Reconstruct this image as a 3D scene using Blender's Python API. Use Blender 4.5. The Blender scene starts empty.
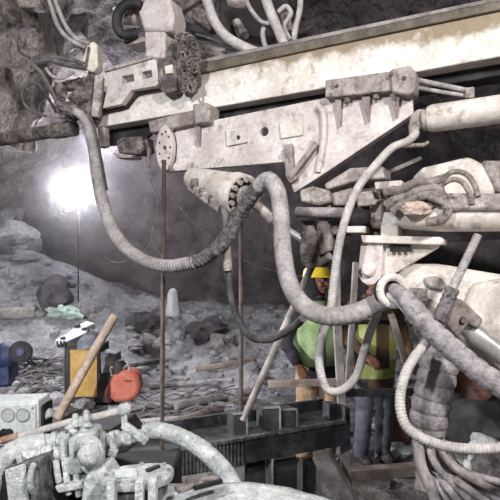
import bpy, bmesh, math, random
from mathutils import Vector, Matrix, noise
random.seed(7)
SC = bpy.context.scene
COL = SC.collection
F, H = 550.0, 1.8
PI = math.pi

# ------------------------------------------------------------------ helpers
def P(px, py, d):
    return Vector(((px-250)/F*d, d, H-(py-250)/F*d))

class Plane:
    """vertical plane through two photo columns at two distances"""
    def __init__(s, xa, da, xb, db):
        s.xa, s.ia, s.k = xa, 1/da, (1/db-1/da)/(xb-xa)
        a, b = s(xa, 250), s(xb, 250)
        t = (b-a).normalized()
        n = Vector((-t.y, t.x, 0))
        s.t = t if t.x > 0 else -t
        s.n = n if n.y > 0 else -n
    def d(s, px): return 1/(s.ia+s.k*(px-s.xa))
    def __call__(s, px, py, off=0): return P(px, py, s.d(px)+off)

def lin(c):
    c /= 255
    return c/12.92 if c <= .04045 else ((c+.055)/1.055)**2.4
def RGB(r, g, b): return (lin(r), lin(g), lin(b), 1)

def catmull(pts, n=10):
    out = []
    Q = [pts[0]*2-pts[1]]+list(pts)+[pts[-1]*2-pts[-2]]
    for i in range(1, len(Q)-2):
        p0, p1, p2, p3 = Q[i-1:i+3]
        for k in range(n):
            t = k/n
            out.append(.5*((2*p1)+(p2-p0)*t+(2*p0-5*p1+4*p2-p3)*t*t+(3*p1-p0-3*p2+p3)*t**3))
    out.append(pts[-1].copy())
    return out

def resample(pts, step):
    L = [0]
    for a, b in zip(pts, pts[1:]): L.append(L[-1]+(b-a).length)
    n = max(2, int(L[-1]/step))
    out, j = [], 0
    for i in range(n+1):
        s = L[-1]*i/n
        while j < len(L)-2 and L[j+1] < s: j += 1
        t = (s-L[j])/max(1e-9, L[j+1]-L[j])
        out.append(pts[j].lerp(pts[j+1], min(1, t)))
    return out

class MB:
    def __init__(s): s.bm = bmesh.new()
    def loops(s, rings, cap=True, closed=True):
        bm = s.bm
        R = [[bm.verts.new(p) for p in r] for r in rings]
        n = len(R[0])
        for a, b in zip(R, R[1:]):
            for i in range(n if closed else n-1):
                j = (i+1) % n
                bm.faces.new((a[i], a[j], b[j], b[i]))
        if cap and closed:
            bm.faces.new(R[0][::-1]); bm.faces.new(R[-1])
        return s
    def prism(s, pts, vec):
        bm = s.bm
        a = [bm.verts.new(p) for p in pts]; b = [bm.verts.new(p+vec) for p in pts]
        bm.faces.new(a[::-1]); bm.faces.new(b)
        n = len(a)
        for i in range(n): bm.faces.new((a[i], a[(i+1) % n], b[(i+1) % n], b[i]))
        return s
    def tube(s, pts, r, seg=10, squash=None):
        n = len(pts)
        rr = r if isinstance(r, (list, tuple)) else [r]*n
        up = None; rings = []
        for i, p in enumerate(pts):
            t = (pts[min(n-1, i+1)]-pts[max(0, i-1)])
            t = t.normalized() if t.length > 1e-9 else Vector((0, 0, 1))
            if up is None:
                up = Vector((0, 0, 1)) if abs(t.z) < .9 else Vector((0, 1, 0))
            u = (up-t*up.dot(t)).normalized(); v = t.cross(u); up = u
            rings.append([p+(u*math.cos(2*PI*k/seg)+v*math.sin(2*PI*k/seg))*rr[i] for k in range(seg)])
        return s.loops(rings)
    def cyl(s, a, b, r0, r1=None, seg=20): return s.tube([a, b], [r0, r0 if r1 is None else r1], seg)
    def lathe(s, a, b, prof, seg=24):
        return s.tube([a.lerp(b, t) for t, r in prof], [r for t, r in prof], seg) if len(set(t for t, r in prof)) == len(prof) else s.tube([a.lerp(b, t+1e-4*i) for i, (t, r) in enumerate(prof)], [r for t, r in prof], seg)
    def box(s, c, ax, ay, az):
        q = [c+ax*i+ay*j+az*k for k in (-1, 1) for (i, j) in ((-1, -1), (1, -1), (1, 1), (-1, 1))]
        return s.loops([q[:4], q[4:]])
    def abox(s, x0, x1, y0, y1, z0, z1):
        return s.box(Vector(((x0+x1)/2, (y0+y1)/2, (z0+z1)/2)), Vector(((x1-x0)/2, 0, 0)), Vector((0, (y1-y0)/2, 0)), Vector((0, 0, (z1-z0)/2)))
    def bar(s, a, b, w, h, up=Vector((0, 0, 1))):
        t = (b-a).normalized()
        if abs(t.dot(up)) > .95: up = Vector((0, 1, 0))
        u = t.cross(up).normalized(); v = u.cross(t)
        q = lambda p: [p+u*w/2+v*h/2, p-u*w/2+v*h/2, p-u*w/2-v*h/2, p+u*w/2-v*h/2]
        return s.loops([q(a), q(b)])
    def ball(s, c, r, seg=16, sub=None):
        r = r if isinstance(r, (list, tuple)) else (r, r, r)
        m = Matrix.Translation(c) @ Matrix.Diagonal((r[0], r[1], r[2], 1))
        bmesh.ops.create_uvsphere(s.bm, u_segments=seg, v_segments=max(6, seg//2+2), radius=1, matrix=m)
        return s
    def rock(s, c, r, sub=3, rough=.35, seed=0, flat=None):
        r = r if isinstance(r, (list, tuple)) else (r, r, r)
        g = bmesh.ops.create_icosphere(s.bm, subdivisions=sub, radius=1)
        o = Vector((seed*3.7, seed*1.3, seed*7.1))
        for v in g['verts']:
            p = v.co.copy()
            k = 1+rough*noise.noise(p*1.3+o)+rough*.6*noise.noise(p*3+o)+rough*.3*noise.noise(p*7+o)
            # facet by clamping against a few random planes
            q = p*k
            for j in range(5):
                n = noise.random_unit_vector() if False else Vector((math.sin(seed*5+j*2.1), math.cos(seed*3+j*1.7), math.sin(seed*2+j*3.3+1))).normalized()
                e = q.dot(n)-.72
                if e > 0: q -= n*e*.6
            v.co = Vector((q.x*r[0], q.y*r[1], q.z*r[2]))+c
        return s
    def build(s, name, mat, parent=None, bevel=0, smooth=True, angle=35):
        bmesh.ops.recalc_face_normals(s.bm, faces=s.bm.faces)
        me = bpy.data.meshes.new(name); s.bm.to_mesh(me); s.bm.free()
        return finish(name, me, mat, parent, bevel, smooth, angle)

def finish(name, me, mat, parent=None, bevel=0, smooth=True, angle=35):
    o = bpy.data.objects.new(name, me); COL.objects.link(o)
    me.materials.clear()
    me.materials.append(mat)
    if smooth:
        me.shade_smooth(); me.set_sharp_from_angle(angle=math.radians(angle))
    if bevel:
        b = o.modifiers.new('bevel', 'BEVEL'); b.width = bevel; b.segments = 2; b.limit_method = 'ANGLE'; b.angle_limit = math.radians(40)
    if parent: adopt(o, parent)
    return o

def wloc(o):
    v = o.location.copy()
    return v
ORG = {}
def adopt(o, parent):
    o.parent = parent
    o.matrix_parent_inverse = ORG.get(parent.name, Matrix.Identity(4)).copy()
    ORG[o.name] = Matrix.Identity(4)

def thing(name, label, cat, loc, group=None):
    o = bpy.data.objects.new(name, None); COL.objects.link(o)
    o.location = loc; o.empty_display_size = .1
    ORG[o.name] = Matrix.Translation(-Vector(loc))
    return tag(o, label, cat, group)
def tag(o, label, cat, group=None, kind=None):
    if label: o['label'] = label
    if cat: o['category'] = cat
    if group: o['group'] = group
    if kind: o['kind'] = kind
    return o
def struct(o): o['kind'] = 'structure'; return o

def evaluated(o):
    dg = bpy.context.evaluated_depsgraph_get()
    return bpy.data.meshes.new_from_object(o.evaluated_get(dg))
def carve(o, cutter_mb):
    """cut real holes through a part"""
    c = cutter_mb.build('cutter', o.data.materials[0], smooth=False)
    m = o.modifiers.new('b', 'BOOLEAN'); m.object = c; m.operation = 'DIFFERENCE'; m.solver = 'EXACT'
    bpy.context.view_layer.update()
    me = evaluated(o)
    o.modifiers.clear(); old = o.data; o.data = me
    bpy.data.objects.remove(c)
    me.shade_smooth(); me.set_sharp_from_angle(angle=math.radians(30))
    return o
def remeshed(name, mb, mat, parent, voxel=.008, smooth=4):
    o = mb.build(name, mat, None, smooth=False)
    m = o.modifiers.new('r', 'REMESH'); m.mode = 'VOXEL'; m.voxel_size = voxel
    s = o.modifiers.new('s', 'SMOOTH'); s.iterations = smooth; s.factor = .5
    bpy.context.view_layer.update()
    me = evaluated(o); o.modifiers.clear(); o.data = me
    me.materials.clear(); me.materials.append(mat)
    me.shade_smooth()
    adopt(o, parent)
    return o

# ------------------------------------------------------------------ materials
def mat(name, base, dust=None, amount=.5, scale=6, rough=.8, metal=0, bump=.3, third=None, tamount=.4, fine=60, bdist=.01, speck=.3, mud=None):
    m = bpy.data.materials.new(name); m.use_nodes = True
    nt = m.node_tree; N = nt.nodes; L = nt.links
    b = N['Principled BSDF']; b.inputs['Roughness'].default_value = rough; b.inputs['Metallic'].default_value = metal
    tc = N.new('ShaderNodeTexCoord')
    def nz(sc, det=6, r=.6):
        n = N.new('ShaderNodeTexNoise'); n.inputs['Scale'].default_value = sc; n.inputs['Detail'].default_value = det; n.inputs['Roughness'].default_value = r
        L.new(tc.outputs['Object'], n.inputs['Vector']); return n
    def ramp(src, a, z):
        r = N.new('ShaderNodeMapRange'); r.inputs['From Min'].default_value = a; r.inputs['From Max'].default_value = z
        L.new(src.outputs['Fac'], r.inputs['Value']); return r
    def mix(fac, c1, c2):
        x = N.new('ShaderNodeMix'); x.data_type = 'RGBA'
        L.new(fac, x.inputs['Factor'])
        for k, c in ((6, c1), (7, c2)):
            if hasattr(c, 'outputs') or hasattr(c, 'links'): L.new(c, x.inputs[k])
            else: x.inputs[k].default_value = c
        return x.outputs[2]
    col = None
    if dust:
        n1 = nz(scale)
        c = .5+(.5-amount)*.5
        r1 = ramp(n1, c-.12, c+.12)
        col = mix(r1.outputs[0], base, dust)
        if third:
            n2 = nz(scale*2.7, 8, .7); n2.noise_dimensions = '3D'
            c = .5+(.5-tamount)*.5
            r2 = ramp(n2, c-.08, c+.10)
            col = mix(r2.outputs[0], col, third)
        if speck:
            n4 = nz(fine*1.1, 8, .75)
            r4 = ramp(n4, .36, .66); r4.inputs['To Min'].default_value = 1-speck; r4.inputs['To Max'].default_value = 1+speck*.25
            mm = N.new('ShaderNodeVectorMath'); mm.operation = 'SCALE'
            L.new(col, mm.inputs[0]); L.new(r4.outputs[0], mm.inputs['Scale']); col = mm.outputs[0]
        if mud:
            # splashed mud that sticks along the upper part of the beam side
            gm = N.new('ShaderNodeSeparateXYZ'); L.new(tc.outputs['Object'], gm.inputs[0])
            zr = N.new('ShaderNodeMapRange'); zr.inputs['From Min'].default_value = mud[0]; zr.inputs['From Max'].default_value = mud[1]
            L.new(gm.outputs['Z'], zr.inputs['Value'])
            n5 = nz(9, 8, .7); ad = N.new('ShaderNodeMath'); ad.operation = 'ADD'
            L.new(zr.outputs[0], ad.inputs[0]); L.new(n5.outputs['Fac'], ad.inputs[1])
            xr = N.new('ShaderNodeMapRange'); xr.inputs['From Min'].default_value = 1.08; xr.inputs['From Max'].default_value = 1.30; xr.inputs['To Max'].default_value = .85
            L.new(ad.outputs[0], xr.inputs['Value'])
            col = mix(xr.outputs[0], col, mud[2])
        L.new(col, b.inputs['Base Color'])
    else:
        b.inputs['Base Color'].default_value = base
    if bump:
        n3 = nz(fine, 5, .7)
        bp = N.new('ShaderNodeBump'); bp.inputs['Strength'].default_value = bump; bp.inputs['Distance'].default_value = bdist
        L.new(n3.outputs['Fac'], bp.inputs['Height']); L.new(bp.outputs['Normal'], b.inputs['Normal'])
    return m

M = {}
M['beam_white'] = mat('beam_white', RGB(214, 205, 198), RGB(244, 238, 232), .5, 5, .6, 0, .4, RGB(140, 122, 92), .22, 40, .012, .22, (2.62, 2.88, RGB(122, 102, 68)))
M['rail'] = mat('rail', RGB(92, 84, 76), RGB(130, 120, 108), .4, 9, .7, .2, .3)
M['cradle'] = mat('cradle', RGB(196, 185, 182), RGB(230, 221, 218), .5, 5, .65, 0, .3, RGB(128, 116, 112), .26, 50, .01, .25)
M['cradle_edge'] = mat('cradle_edge', RGB(140, 128, 124), RGB(186, 176, 172), .45, 10, .8, 0, .4, RGB(84, 76, 74), .3)
M['grime'] = mat('grime', RGB(96, 88, 86), RGB(170, 160, 156), .45, 14, .9, 0, .8, RGB(52, 46, 44), .35, 50, .02)
M['dirty_white'] = mat('dirty_white', RGB(150, 140, 136), RGB(206, 196, 190), .5, 12, .8, 0, .7, RGB(88, 78, 74), .32, 55, .015, .4)
M['dark_steel'] = mat('dark_steel', RGB(34, 32, 34), RGB(72, 68, 70), .35, 8, .75, .2, .4)
M['hose_mud'] = mat('hose_mud', RGB(126, 116, 112), RGB(172, 162, 156), .5, 16, .9, 0, .8, RGB(66, 58, 56), .3, 50, .015, .4)
M['black_rubber'] = mat('black_rubber', RGB(24, 22, 24), RGB(70, 66, 68), .3, 12, .7, 0, .3)
M['hose_grey'] = mat('hose_grey', RGB(150, 144, 144), RGB(186, 180, 180), .5, 14, .85, 0, .35, RGB(96, 90, 90), .25)
M['hose_pale'] = mat('hose_pale', RGB(178, 172, 170), RGB(208, 202, 200), .5, 14, .85, 0, .35, RGB(130, 124, 122), .2)
M['hose_tape'] = mat('hose_tape', RGB(100, 94, 96), RGB(150, 144, 146), .5, 30, .8, 0, .8, RGB(40, 36, 38), .35, 60, .02)
M['hose_dark'] = mat('hose_dark', RGB(80, 76, 78), RGB(128, 122, 124), .45, 14, .85, 0, .4)
M['hose_sleeve'] = mat('hose_sleeve', RGB(140, 134, 138), RGB(184, 178, 180), .5, 16, .9, 0, .8, RGB(82, 76, 80), .25, 50, .015)
M['arm_white'] = mat('arm_white', RGB(204, 195, 187), RGB(236, 229, 223), .5, 5, .55, 0, .3, RGB(128, 114, 106), .28, 50, .01, .25)
M['chrome'] = mat('chrome', RGB(226, 224, 222), RGB(190, 186, 184), .4, 6, .3, .6, .05)
M['pale_dust'] = mat('pale_dust', RGB(186, 191, 192), RGB(234, 237, 237), .55, 14, .95, 0, .9, RGB(104, 107, 108), .22, 55, .016, .35)
M['panel_white'] = mat('panel_white', RGB(208, 214, 216), RGB(228, 232, 232), .5, 7, .7, 0, .15, RGB(170, 176, 178), .2)
M['gauge'] = mat('gauge', RGB(186, 192, 194), RGB(206, 210, 212), .5, 30, .5, 0, .05)
M['rust'] = mat('rust', RGB(74, 62, 58), RGB(104, 90, 84), .45, 10, .85, .1, .5)
M['rust_tip'] = mat('rust_tip', RGB(150, 108, 88), RGB(176, 148, 132), .5, 20, .85, 0, .4)
M['rusty_white'] = mat('rusty_white', RGB(206, 192, 182), RGB(176, 142, 126), .4, 22, .8, 0, .5, RGB(88, 76, 70), .25)
M['steel_black'] = mat('steel_black', RGB(44, 44, 48), RGB(78, 78, 82), .4, 9, .7, .1, .4, RGB(120, 120, 122), .16)
M['rib_grey'] = mat('rib_grey', RGB(58, 60, 64), RGB(120, 122, 126), .5, 30, .8, 0, .4)
M['rail_grey'] = mat('rail_grey', RGB(120, 114, 112), RGB(164, 158, 156), .5, 8, .8, 0, .3)
M['wood'] = mat('wood', RGB(150, 130, 112), RGB(186, 168, 150), .5, 12, .85, 0, .4, RGB(96, 80, 70), .2)
M['rail_brown'] = mat('rail_brown', RGB(126, 114, 106), RGB(156, 144, 136), .5, 8, .85, 0, .3)
M['yellow_panel'] = mat('yellow_panel', RGB(168, 130, 66), RGB(186, 152, 92), .45, 9, .7, 0, .2)
M['black_frame'] = mat('black_frame', RGB(30, 28, 30), RGB(64, 60, 60), .35, 10, .7)
M['orange'] = mat('orange', RGB(186, 100, 80), RGB(196, 122, 104), .45, 9, .7, 0, .15)
M['mark'] = mat('mark', RGB(110, 40, 28), None, bump=0)
M['blue'] = mat('blue', RGB(36, 44, 78), RGB(58, 66, 98), .45, 12, .6, 0, .2)
M['white_plain'] = mat('white_plain', RGB(226, 226, 228), RGB(198, 198, 202), .4, 14, .7, 0, .2)
M['grey_plain'] = mat('grey_plain', RGB(96, 96, 104), RGB(136, 136, 144), .45, 12, .8, 0, .3)
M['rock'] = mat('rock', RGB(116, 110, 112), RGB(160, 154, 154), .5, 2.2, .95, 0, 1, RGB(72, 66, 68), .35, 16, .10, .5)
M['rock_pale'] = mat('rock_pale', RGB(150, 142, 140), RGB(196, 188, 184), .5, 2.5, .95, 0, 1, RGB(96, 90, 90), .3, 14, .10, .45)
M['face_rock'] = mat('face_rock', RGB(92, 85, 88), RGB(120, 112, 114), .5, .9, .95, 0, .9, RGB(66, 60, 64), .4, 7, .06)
M['muck'] = mat('muck', RGB(140, 139, 143), RGB(186, 185, 188), .55, 1.8, .95, 0, 1, RGB(80, 78, 82), .25, 14, .07, .4)
M['rock_dark'] = mat('rock_dark', RGB(78, 74, 78), RGB(112, 108, 112), .4, 5, .95, 0, 1, None, 0, 25, .03)
M['floor'] = mat('floor', RGB(92, 88, 88), RGB(156, 152, 150), .45, 3, .95, 0, 1, RGB(46, 42, 42), .35, 18, .05)
M['skin'] = mat('skin', RGB(122, 82, 68), RGB(136, 94, 80), .5, 20, .6, 0, .05)
M['jacket'] = mat('jacket', RGB(34, 34, 42), RGB(56, 56, 66), .4, 14, .9, 0, .4)
M['brown_shirt'] = mat('brown_shirt', RGB(84, 62, 46), RGB(108, 84, 64), .45, 12, .9, 0, .4)
M['vest'] = mat('vest', RGB(126, 152, 102), RGB(156, 178, 134), .5, 10, .8, 0, .2)
M['vest_yellow'] = mat('vest_yellow', RGB(150, 164, 84), RGB(180, 186, 128), .5, 10, .8, 0, .2)
M['reflect'] = mat('reflect', RGB(196, 200, 196), RGB(214, 216, 210), .5, 20, .4, 0, .1)
M['khaki'] = mat('khaki', RGB(158, 132, 104), RGB(190, 164, 136), .5, 8, .9, 0, .5)
M['jeans'] = mat('jeans', RGB(84, 86, 102), RGB(118, 118, 132), .5, 9, .9, 0, .4)
M['boot'] = mat('boot', RGB(46, 42, 42), RGB(90, 84, 82), .4, 20, .8)
M['helmet_yellow'] = mat('helmet_yellow', RGB(236, 206, 40), RGB(240, 216, 70), .5, 10, .35, 0, 0)
M['hair'] = mat('hair', RGB(24, 20, 20), None, rough=.8, bump=.3)
M['eye'] = mat('eye', RGB(190, 184, 180), None, rough=.3, bump=0)
M['tarp'] = mat('tarp', RGB(112, 78, 70), RGB(138, 100, 88), .5, 5, .85, 0, .5, RGB(80, 60, 56), .3, 14, .03)
M['sack'] = mat('sack', RGB(72, 74, 78), RGB(98, 98, 102), .5, 6, .9, 0, .5)
M['bag'] = mat('bag', RGB(214, 220, 220), RGB(236, 240, 240), .5, 8, .7, 0, .4)
M['clamp'] = mat('clamp', RGB(216, 208, 194), RGB(236, 230, 220), .5, 14, .7, 0, .3, RGB(150, 136, 120), .2)
M['pale_green'] = mat('pale_green', RGB(168, 190, 182), RGB(198, 212, 206), .5, 8, .8, 0, .4)

def emit(name, col, s):
    m = bpy.data.materials.new(name); m.use_nodes = True
    b = m.node_tree.nodes['Principled BSDF']
    b.inputs['Emission Color'].default_value = col; b.inputs['Emission Strength'].default_value = s
    return m
M['lamp'] = emit('lamp', (1, .98, 1, 1), 60)

# ------------------------------------------------------------------ the setting: a blasted tunnel heading
def fbm(p, o=4):
    v, a = 0, 1
    for i in range(o): v += a*noise.noise(p); p = p*2.07; a *= .5
    return v

def sheet(name, fn, nu, nv, m, fac=False):
    mb = MB(); bm = mb.bm
    R = [[bm.verts.new(fn(u/nu, v/nv)) for u in range(nu+1)] for v in range(nv+1)]
    for v in range(nv):
        for u in range(nu):
            bm.faces.new((R[v][u], R[v][u+1], R[v+1][u+1], R[v+1][u]))
    return mb.build(name, m, smooth=True, angle=60 if not fac else 25)

XC, HW, SP, TOP = .2, 5.2, 2.3, 5.3
Y0, Y1 = -1.5, 12
def arch(s, y):
    # s 0..1 from left floor over the crown to right floor
    if s < .25: p = Vector((XC-HW, y, SP*s/.25)); n = Vector((1, 0, 0))
    elif s > .75: p = Vector((XC+HW, y, SP*(1-s)/.25)); n = Vector((-1, 0, 0))
    else:
        a = PI*(1-(s-.25)/.5)
        p = Vector((XC+HW*math.cos(a), y, SP+(TOP-SP)*math.sin(a))); n = Vector((-math.cos(a), 0, -math.sin(a)))
    b = 1.75*math.exp(-((s-.355)/.055)**2-((y-6.2)/1.1)**2)
    p = p+n*b
    k = fbm(Vector((p.x*.7, p.y*.7, p.z*.7)))*.34+abs(noise.noise(p*1.9))*.26+noise.noise(p*5.3)*.09
    return p+n*k
def shell(s0, s1): return lambda u, v: arch(s0+(s1-s0)*u, Y0+(Y1-Y0)*v)
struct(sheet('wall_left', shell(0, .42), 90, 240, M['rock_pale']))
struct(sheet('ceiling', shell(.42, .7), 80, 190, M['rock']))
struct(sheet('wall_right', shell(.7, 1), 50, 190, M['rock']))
def facefn(u, v):
    x = XC+(u-.5)*2*(HW+.6); z = -.2+v*6
    p = Vector((x, 11.5, z))
    return Vector((x, 11.5+fbm(p*.5)*.35+noise.noise(p*2.2)*.10+noise.noise(p*5)*.035, z))
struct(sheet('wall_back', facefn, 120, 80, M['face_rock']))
def floorfn(u, v):
    x = XC+(u-.5)*2*(HW+.5); y = Y0+(12.5-Y0)*v
    p = Vector((x, y, 0))
    k = .0 if y < 3 else 1
    return Vector((x, y, k*(fbm(p*1.1)*.035+noise.noise(p*5)*.02)))
struct(sheet('floor', floorfn, 170, 220, M['floor']))

# muck pile -----------------------------------------------------------------
def crest(x):
    K = [(-6, 2.1), (-4.4, 1.95), (-3.6, 1.72), (-2.9, 1.45), (-2.2, 1.1), (-1.5, .92), (-.6, .85), (.3, .8), (1.4, .72), (3, .6), (6, .6)]
    for (a, b), (c, e) in zip(K, K[1:]):
        if x <= c: return b+(e-b)*max(0, (x-a))/(c-a)
    return .6
def pile_z(x, y):
    t = max(0, min(1, (y-6.5)/3.0)); s = t*t*(3-2*t)*.75+t*.25
    p = Vector((x, y, 3))
    fall = 1-.25*max(0, min(1, (y-9.6)/2))
    rg = .45+.55*max(0, min(1, (x+3.2)/1.2))
    return crest(x)*s*fall+rg*(fbm(p*.9)*.16+abs(noise.noise(p*2.1))*.14+noise.noise(p*5.7)*.055)*min(1, t*3+.15)-.03
def pilefn(u, v):
    x = -5.4+u*11; y = 6.3+v*5.4
    return Vector((x, y, pile_z(x, y)))
tag(sheet('muck_pile', pilefn, 260, 130, M['muck'], True), 'grey sloping heap of blasted muck below the floodlight', 'rubble', kind='stuff')
def on_pile(px, py):
    d = 5.0
    while d < 11.4:
        q = P(px, py, d)
        if q.z <= max(0, pile_z(q.x, q.y) if q.y > 6.3 else 0): return q
        d += .02
    return P(px, py, 11)

# loose fragments: uncountable small stone
mb = MB()
for i in range(620):
    x = random.uniform(-4.2, 3.0); y = random.uniform(4.6, 9.2)
    z = max(0, pile_z(x, y)) if y > 6.3 else 0
    r = random.choice([.03, .04, .05, .07, .1])*random.uniform(.7, 1.25)
    mb.rock(Vector((x, y, z+r*.25)), (r*random.uniform(.8, 1.5), r, r*random.uniform(.5, .8)), 1, .4, i)
tag(mb.build('rock_fragments', M['muck'], angle=20), 'small grey stone fragments scattered over the tunnel floor', 'rubble', kind='stuff')

def lone_rock(px, py, r, label, m='rock_dark', sink=.3, seed=1, sub=3):
    q = on_pile(px, py); r = r if isinstance(r, tuple) else (r, r, r)
    c = q+Vector((0, .1, r[2]*(1-sink)*.6))
    return tag(MB().rock(c, r, sub, .45, seed).build('boulder', M[m], angle=22), label, 'rock', 'boulders on the muck heap')
lone_rock(52, 306, (.26, .3, .3), 'dark rounded boulder half buried in the pale slope left of the lying pipe', 'rock_dark', .2, 3)
lone_rock(10, 250, (.42, .4, .36), 'large pale boulder at far left on the crest of the muck heap', 'muck', .1, 5)
lone_rock(4, 228, (.30, .34, .3), 'pale boulder stacked highest at the far left edge of the heap', 'muck', .0, 8)
lone_rock(22, 262, (.2, .2, .15), 'small pale block just right of the large boulder on the crest', 'muck', .1, 11)
lone_rock(142, 330, (.3, .3, .22), 'dark angular boulder in the hollow left of the rusty upright rod', 'rock_dark', .3, 13)
lone_rock(205, 338, (.34, .3, .2), 'dark flat boulder right of the rusty upright rod on the heap', 'rock_dark', .3, 17)
lone_rock(222, 350, (.22, .22, .16), 'pale lump of rock left of the second thin upright rod', 'rock_pale', .3, 19)
lone_rock(150, 352, (.2, .2, .15), 'pale jagged rock behind the orange case', 'rock_pale', .3, 23)
# white wrapped stone standing on the slope
q = on_pile(173, 314)
mb = MB()
mb.tube([q+Vector((0, 0, z)) for z in (-.08, .05, .18, .3, .38, .42)], [.10, .115, .10, .085, .07, .03], 12)
for v in mb.bm.verts: v.co += Vector((noise.noise(v.co*9), noise.noise(v.co*9+Vector((5, 0, 0))), 0))*.025
tag(mb.build('stone', M['bag'], angle=25), 'white upright wrapped stone standing on the heap beside the rusty rod', 'rock')

# ------------------------------------------------------------------ floodlight and its haze
LP = P(75, 190, 8.4)
gz = pile_z(LP.x, LP.y+.16)
fl = thing('floodlight', 'bright white round floodlight on a thin stand above the muck heap', 'lamp', (LP.x, LP.y+.16, gz))
aim = Vector((.12, -1, -.02)).normalized()
MB().lathe(LP+aim*.0, LP-aim*.12, [(0, .20), (.3, .20), (.8, .14), (1, .06)]).build('housing', M['dark_steel'], fl)
MB().lathe(LP+aim*.012, LP+aim*.002, [(0, .175), (1, .185)], 32).build('lens', M['lamp'], fl)
MB().cyl(Vector((LP.x, LP.y+.16, gz-.1)), Vector((LP.x, LP.y+.16, LP.z)), .010).build('stand_pole', M['dark_steel'], fl)
m = bpy.data.materials.new('dust_haze'); m.use_nodes = True
nt = m.node_tree; nt.nodes.remove(nt.nodes['Principled BSDF'])
vs = nt.nodes.new('ShaderNodeVolumeScatter'); vs.inputs['Density'].default_value = .045; vs.inputs['Anisotropy'].default_value = .75
vs.inputs['Color'].default_value = (.96, .94, 1, 1)
nt.links.new(vs.outputs['Volume'], nt.nodes['Material Output'].inputs['Volume'])
mb = MB(); mb.abox(-4.4, 3.4, 7.3, 11.0, .1, 3.6)
tag(mb.build('dust_haze', m, smooth=False), 'violet grey dust haze glowing around the floodlight', 'haze', kind='stuff')

# ------------------------------------------------------------------ feed beam assembly
A = Plane(500, 2.5, 90, 3.49)
def quad_prism(mb, pl, pts, thick, off=0):
    mb.prism([pl(x, y, off) for x, y in pts], pl.n*thick); return mb
feed = thing('drill_feed', 'long dusty white drill feed beam crossing the top with its cradle plate below', 'drill feed', A(300, 150, .1))
quad_prism(MB(), A, [(96, 92), (140, 89), (197, 74), (335, 44), (720, -37), (720, 16), (415, 72), (205, 109), (96, 128)], .26).build('beam', M['beam_white'], feed, .006)
quad_prism(MB(), A, [(188, 66), (335, 35), (720, -46), (720, -37), (335, 44), (188, 76)], .30, -.02).build('top_rail', M['rail'], feed, .004)
quad_prism(MB(), A, [(188, 62), (335, 31), (720, -50), (720, -46), (335, 35), (188, 66)], .06, -.01).build('rail_lip', M['rail_grey'], feed, .003)
# underside keel between beam and cradle
quad_prism(MB(), A, [(200, 110), (415, 73), (720, 17), (720, 37), (415, 90), (200, 122)], .14, .10).build('keel', M['dark_steel'], feed, .004)
# cradle plate with real holes
cr = quad_prism(MB(), A, [(163, 126), (205, 122), (325, 98), (412, 88), (413, 112), (328, 168), (295, 190), (285, 161), (163, 170), (155, 148)], .03, -.07).build('cradle_plate', M['cradle'], feed)
cut = MB()
for x, y, r in ((237, 137, .013), (263, 131, .025)):
    c = A(x, y, -.09); cut.cyl(c, c+A.n*.1, r, seg=20)
carve(cr, cut); 
quad_prism(MB(), A, [(165, 142), (285, 136), (412, 104), (412, 110), (328, 160), (285, 156), (165, 165)], .012, .18).build('rear_plate', M['dark_steel'], feed)
mb = quad_prism(MB(), A, [(163, 164), (285, 155), (294, 186), (328, 164), (413, 109), (413, 114), (328, 171), (294, 193), (284, 162), (163, 172)], .06, -.08)
mb.build('edge_flange', M['cradle'], feed, .003)
quad_prism(MB(), A, [(148, 121), (205, 107), (208, 108), (208, 121), (150, 133)], .10, -.12).build('front_flange', M['cradle_edge'], feed, .006)
quad_prism(MB(), A, [(192, 104), (206, 102), (210, 106), (209, 122), (194, 124)], .12, -.14).build('clamp_block', M['cradle_edge'], feed, .01)
quad_prism(MB(), A, [(325, 80), (412, 68), (414, 88), (325, 98)], .12, -.13).build('rear_flange', M['cradle_edge'], feed, .006)
quad_prism(MB(), A, [(390, 69), (410, 65), (416, 72), (415, 92), (408, 95), (391, 92)], .12, -.15).build('clamp_block', M['cradle_edge'], feed, .01)
for x, y in ((335, 84), (391, 74), (404, 78)):
    c = A(x, y, -.155); MB().cyl(c, c+A.n*.03, .011, seg=6).build('bolt', M['grime'], feed)
for x, y in ((347, 99), (376, 95), (404, 92)):
    c = A(x, y, -.1); MB().cyl(c+Vector((0, 0, .02)), c-Vector((0, 0, .02)), .016, seg=6).build('bolt', M['grime'], feed)
for x, y in ((172, 128), (183, 125), (197, 123)):
    c = A(x, y, -.1); MB().cyl(c+Vector((0, 0, .015)), c-Vector((0, 0, .014)), .013, seg=6).build('bolt', M['rust_tip'], feed)
for pts in ([(334, 98), (341, 97), (340, 126)], [(361, 96), (370, 95), (368, 122)], [(389, 92), (401, 90), (396, 118)], [(193, 123), (200, 122), (199, 146)]):
    quad_prism(MB(), A, pts, .035, -.10).build('rib', M['cradle_edge'], feed, .003)
# raised pads
for pts in ([(226, 130), (246, 127), (247, 142), (227, 146)], [(279, 122), (302, 118), (303, 135), (280, 139)]):
    pd = quad_prism(MB(), A, pts, .016, -.085).build('pad', M['arm_white'], feed, .006)
    if pts[0][0] == 226:
        cu = MB(); c = A(237, 137, -.10); cu.cyl(c, c+A.n*.06, .013); pd.modifiers.clear(); carve(pd, cu)
# pivot gussets
mb = MB(); pts = [A(x, y, -.085) for x, y in ((318, 106), (323, 113), (324, 130), (322, 150), (318, 172))]
mb.tube(catmull(pts, 5), .016, 8).build('gusset_rib', M['cradle'], feed)
MB().bar(A(291, 178, -.10), A(317, 143, -.10), .04, .028).build('gusset_bar', M['cradle_edge'], feed, .004)
quad_prism(MB(), A, [(284, 145), (291, 143), (293, 170), (297, 178), (290, 184), (285, 176)], .06, -.11).build('pivot_lug', M['cradle_edge'], feed, .006)
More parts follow.
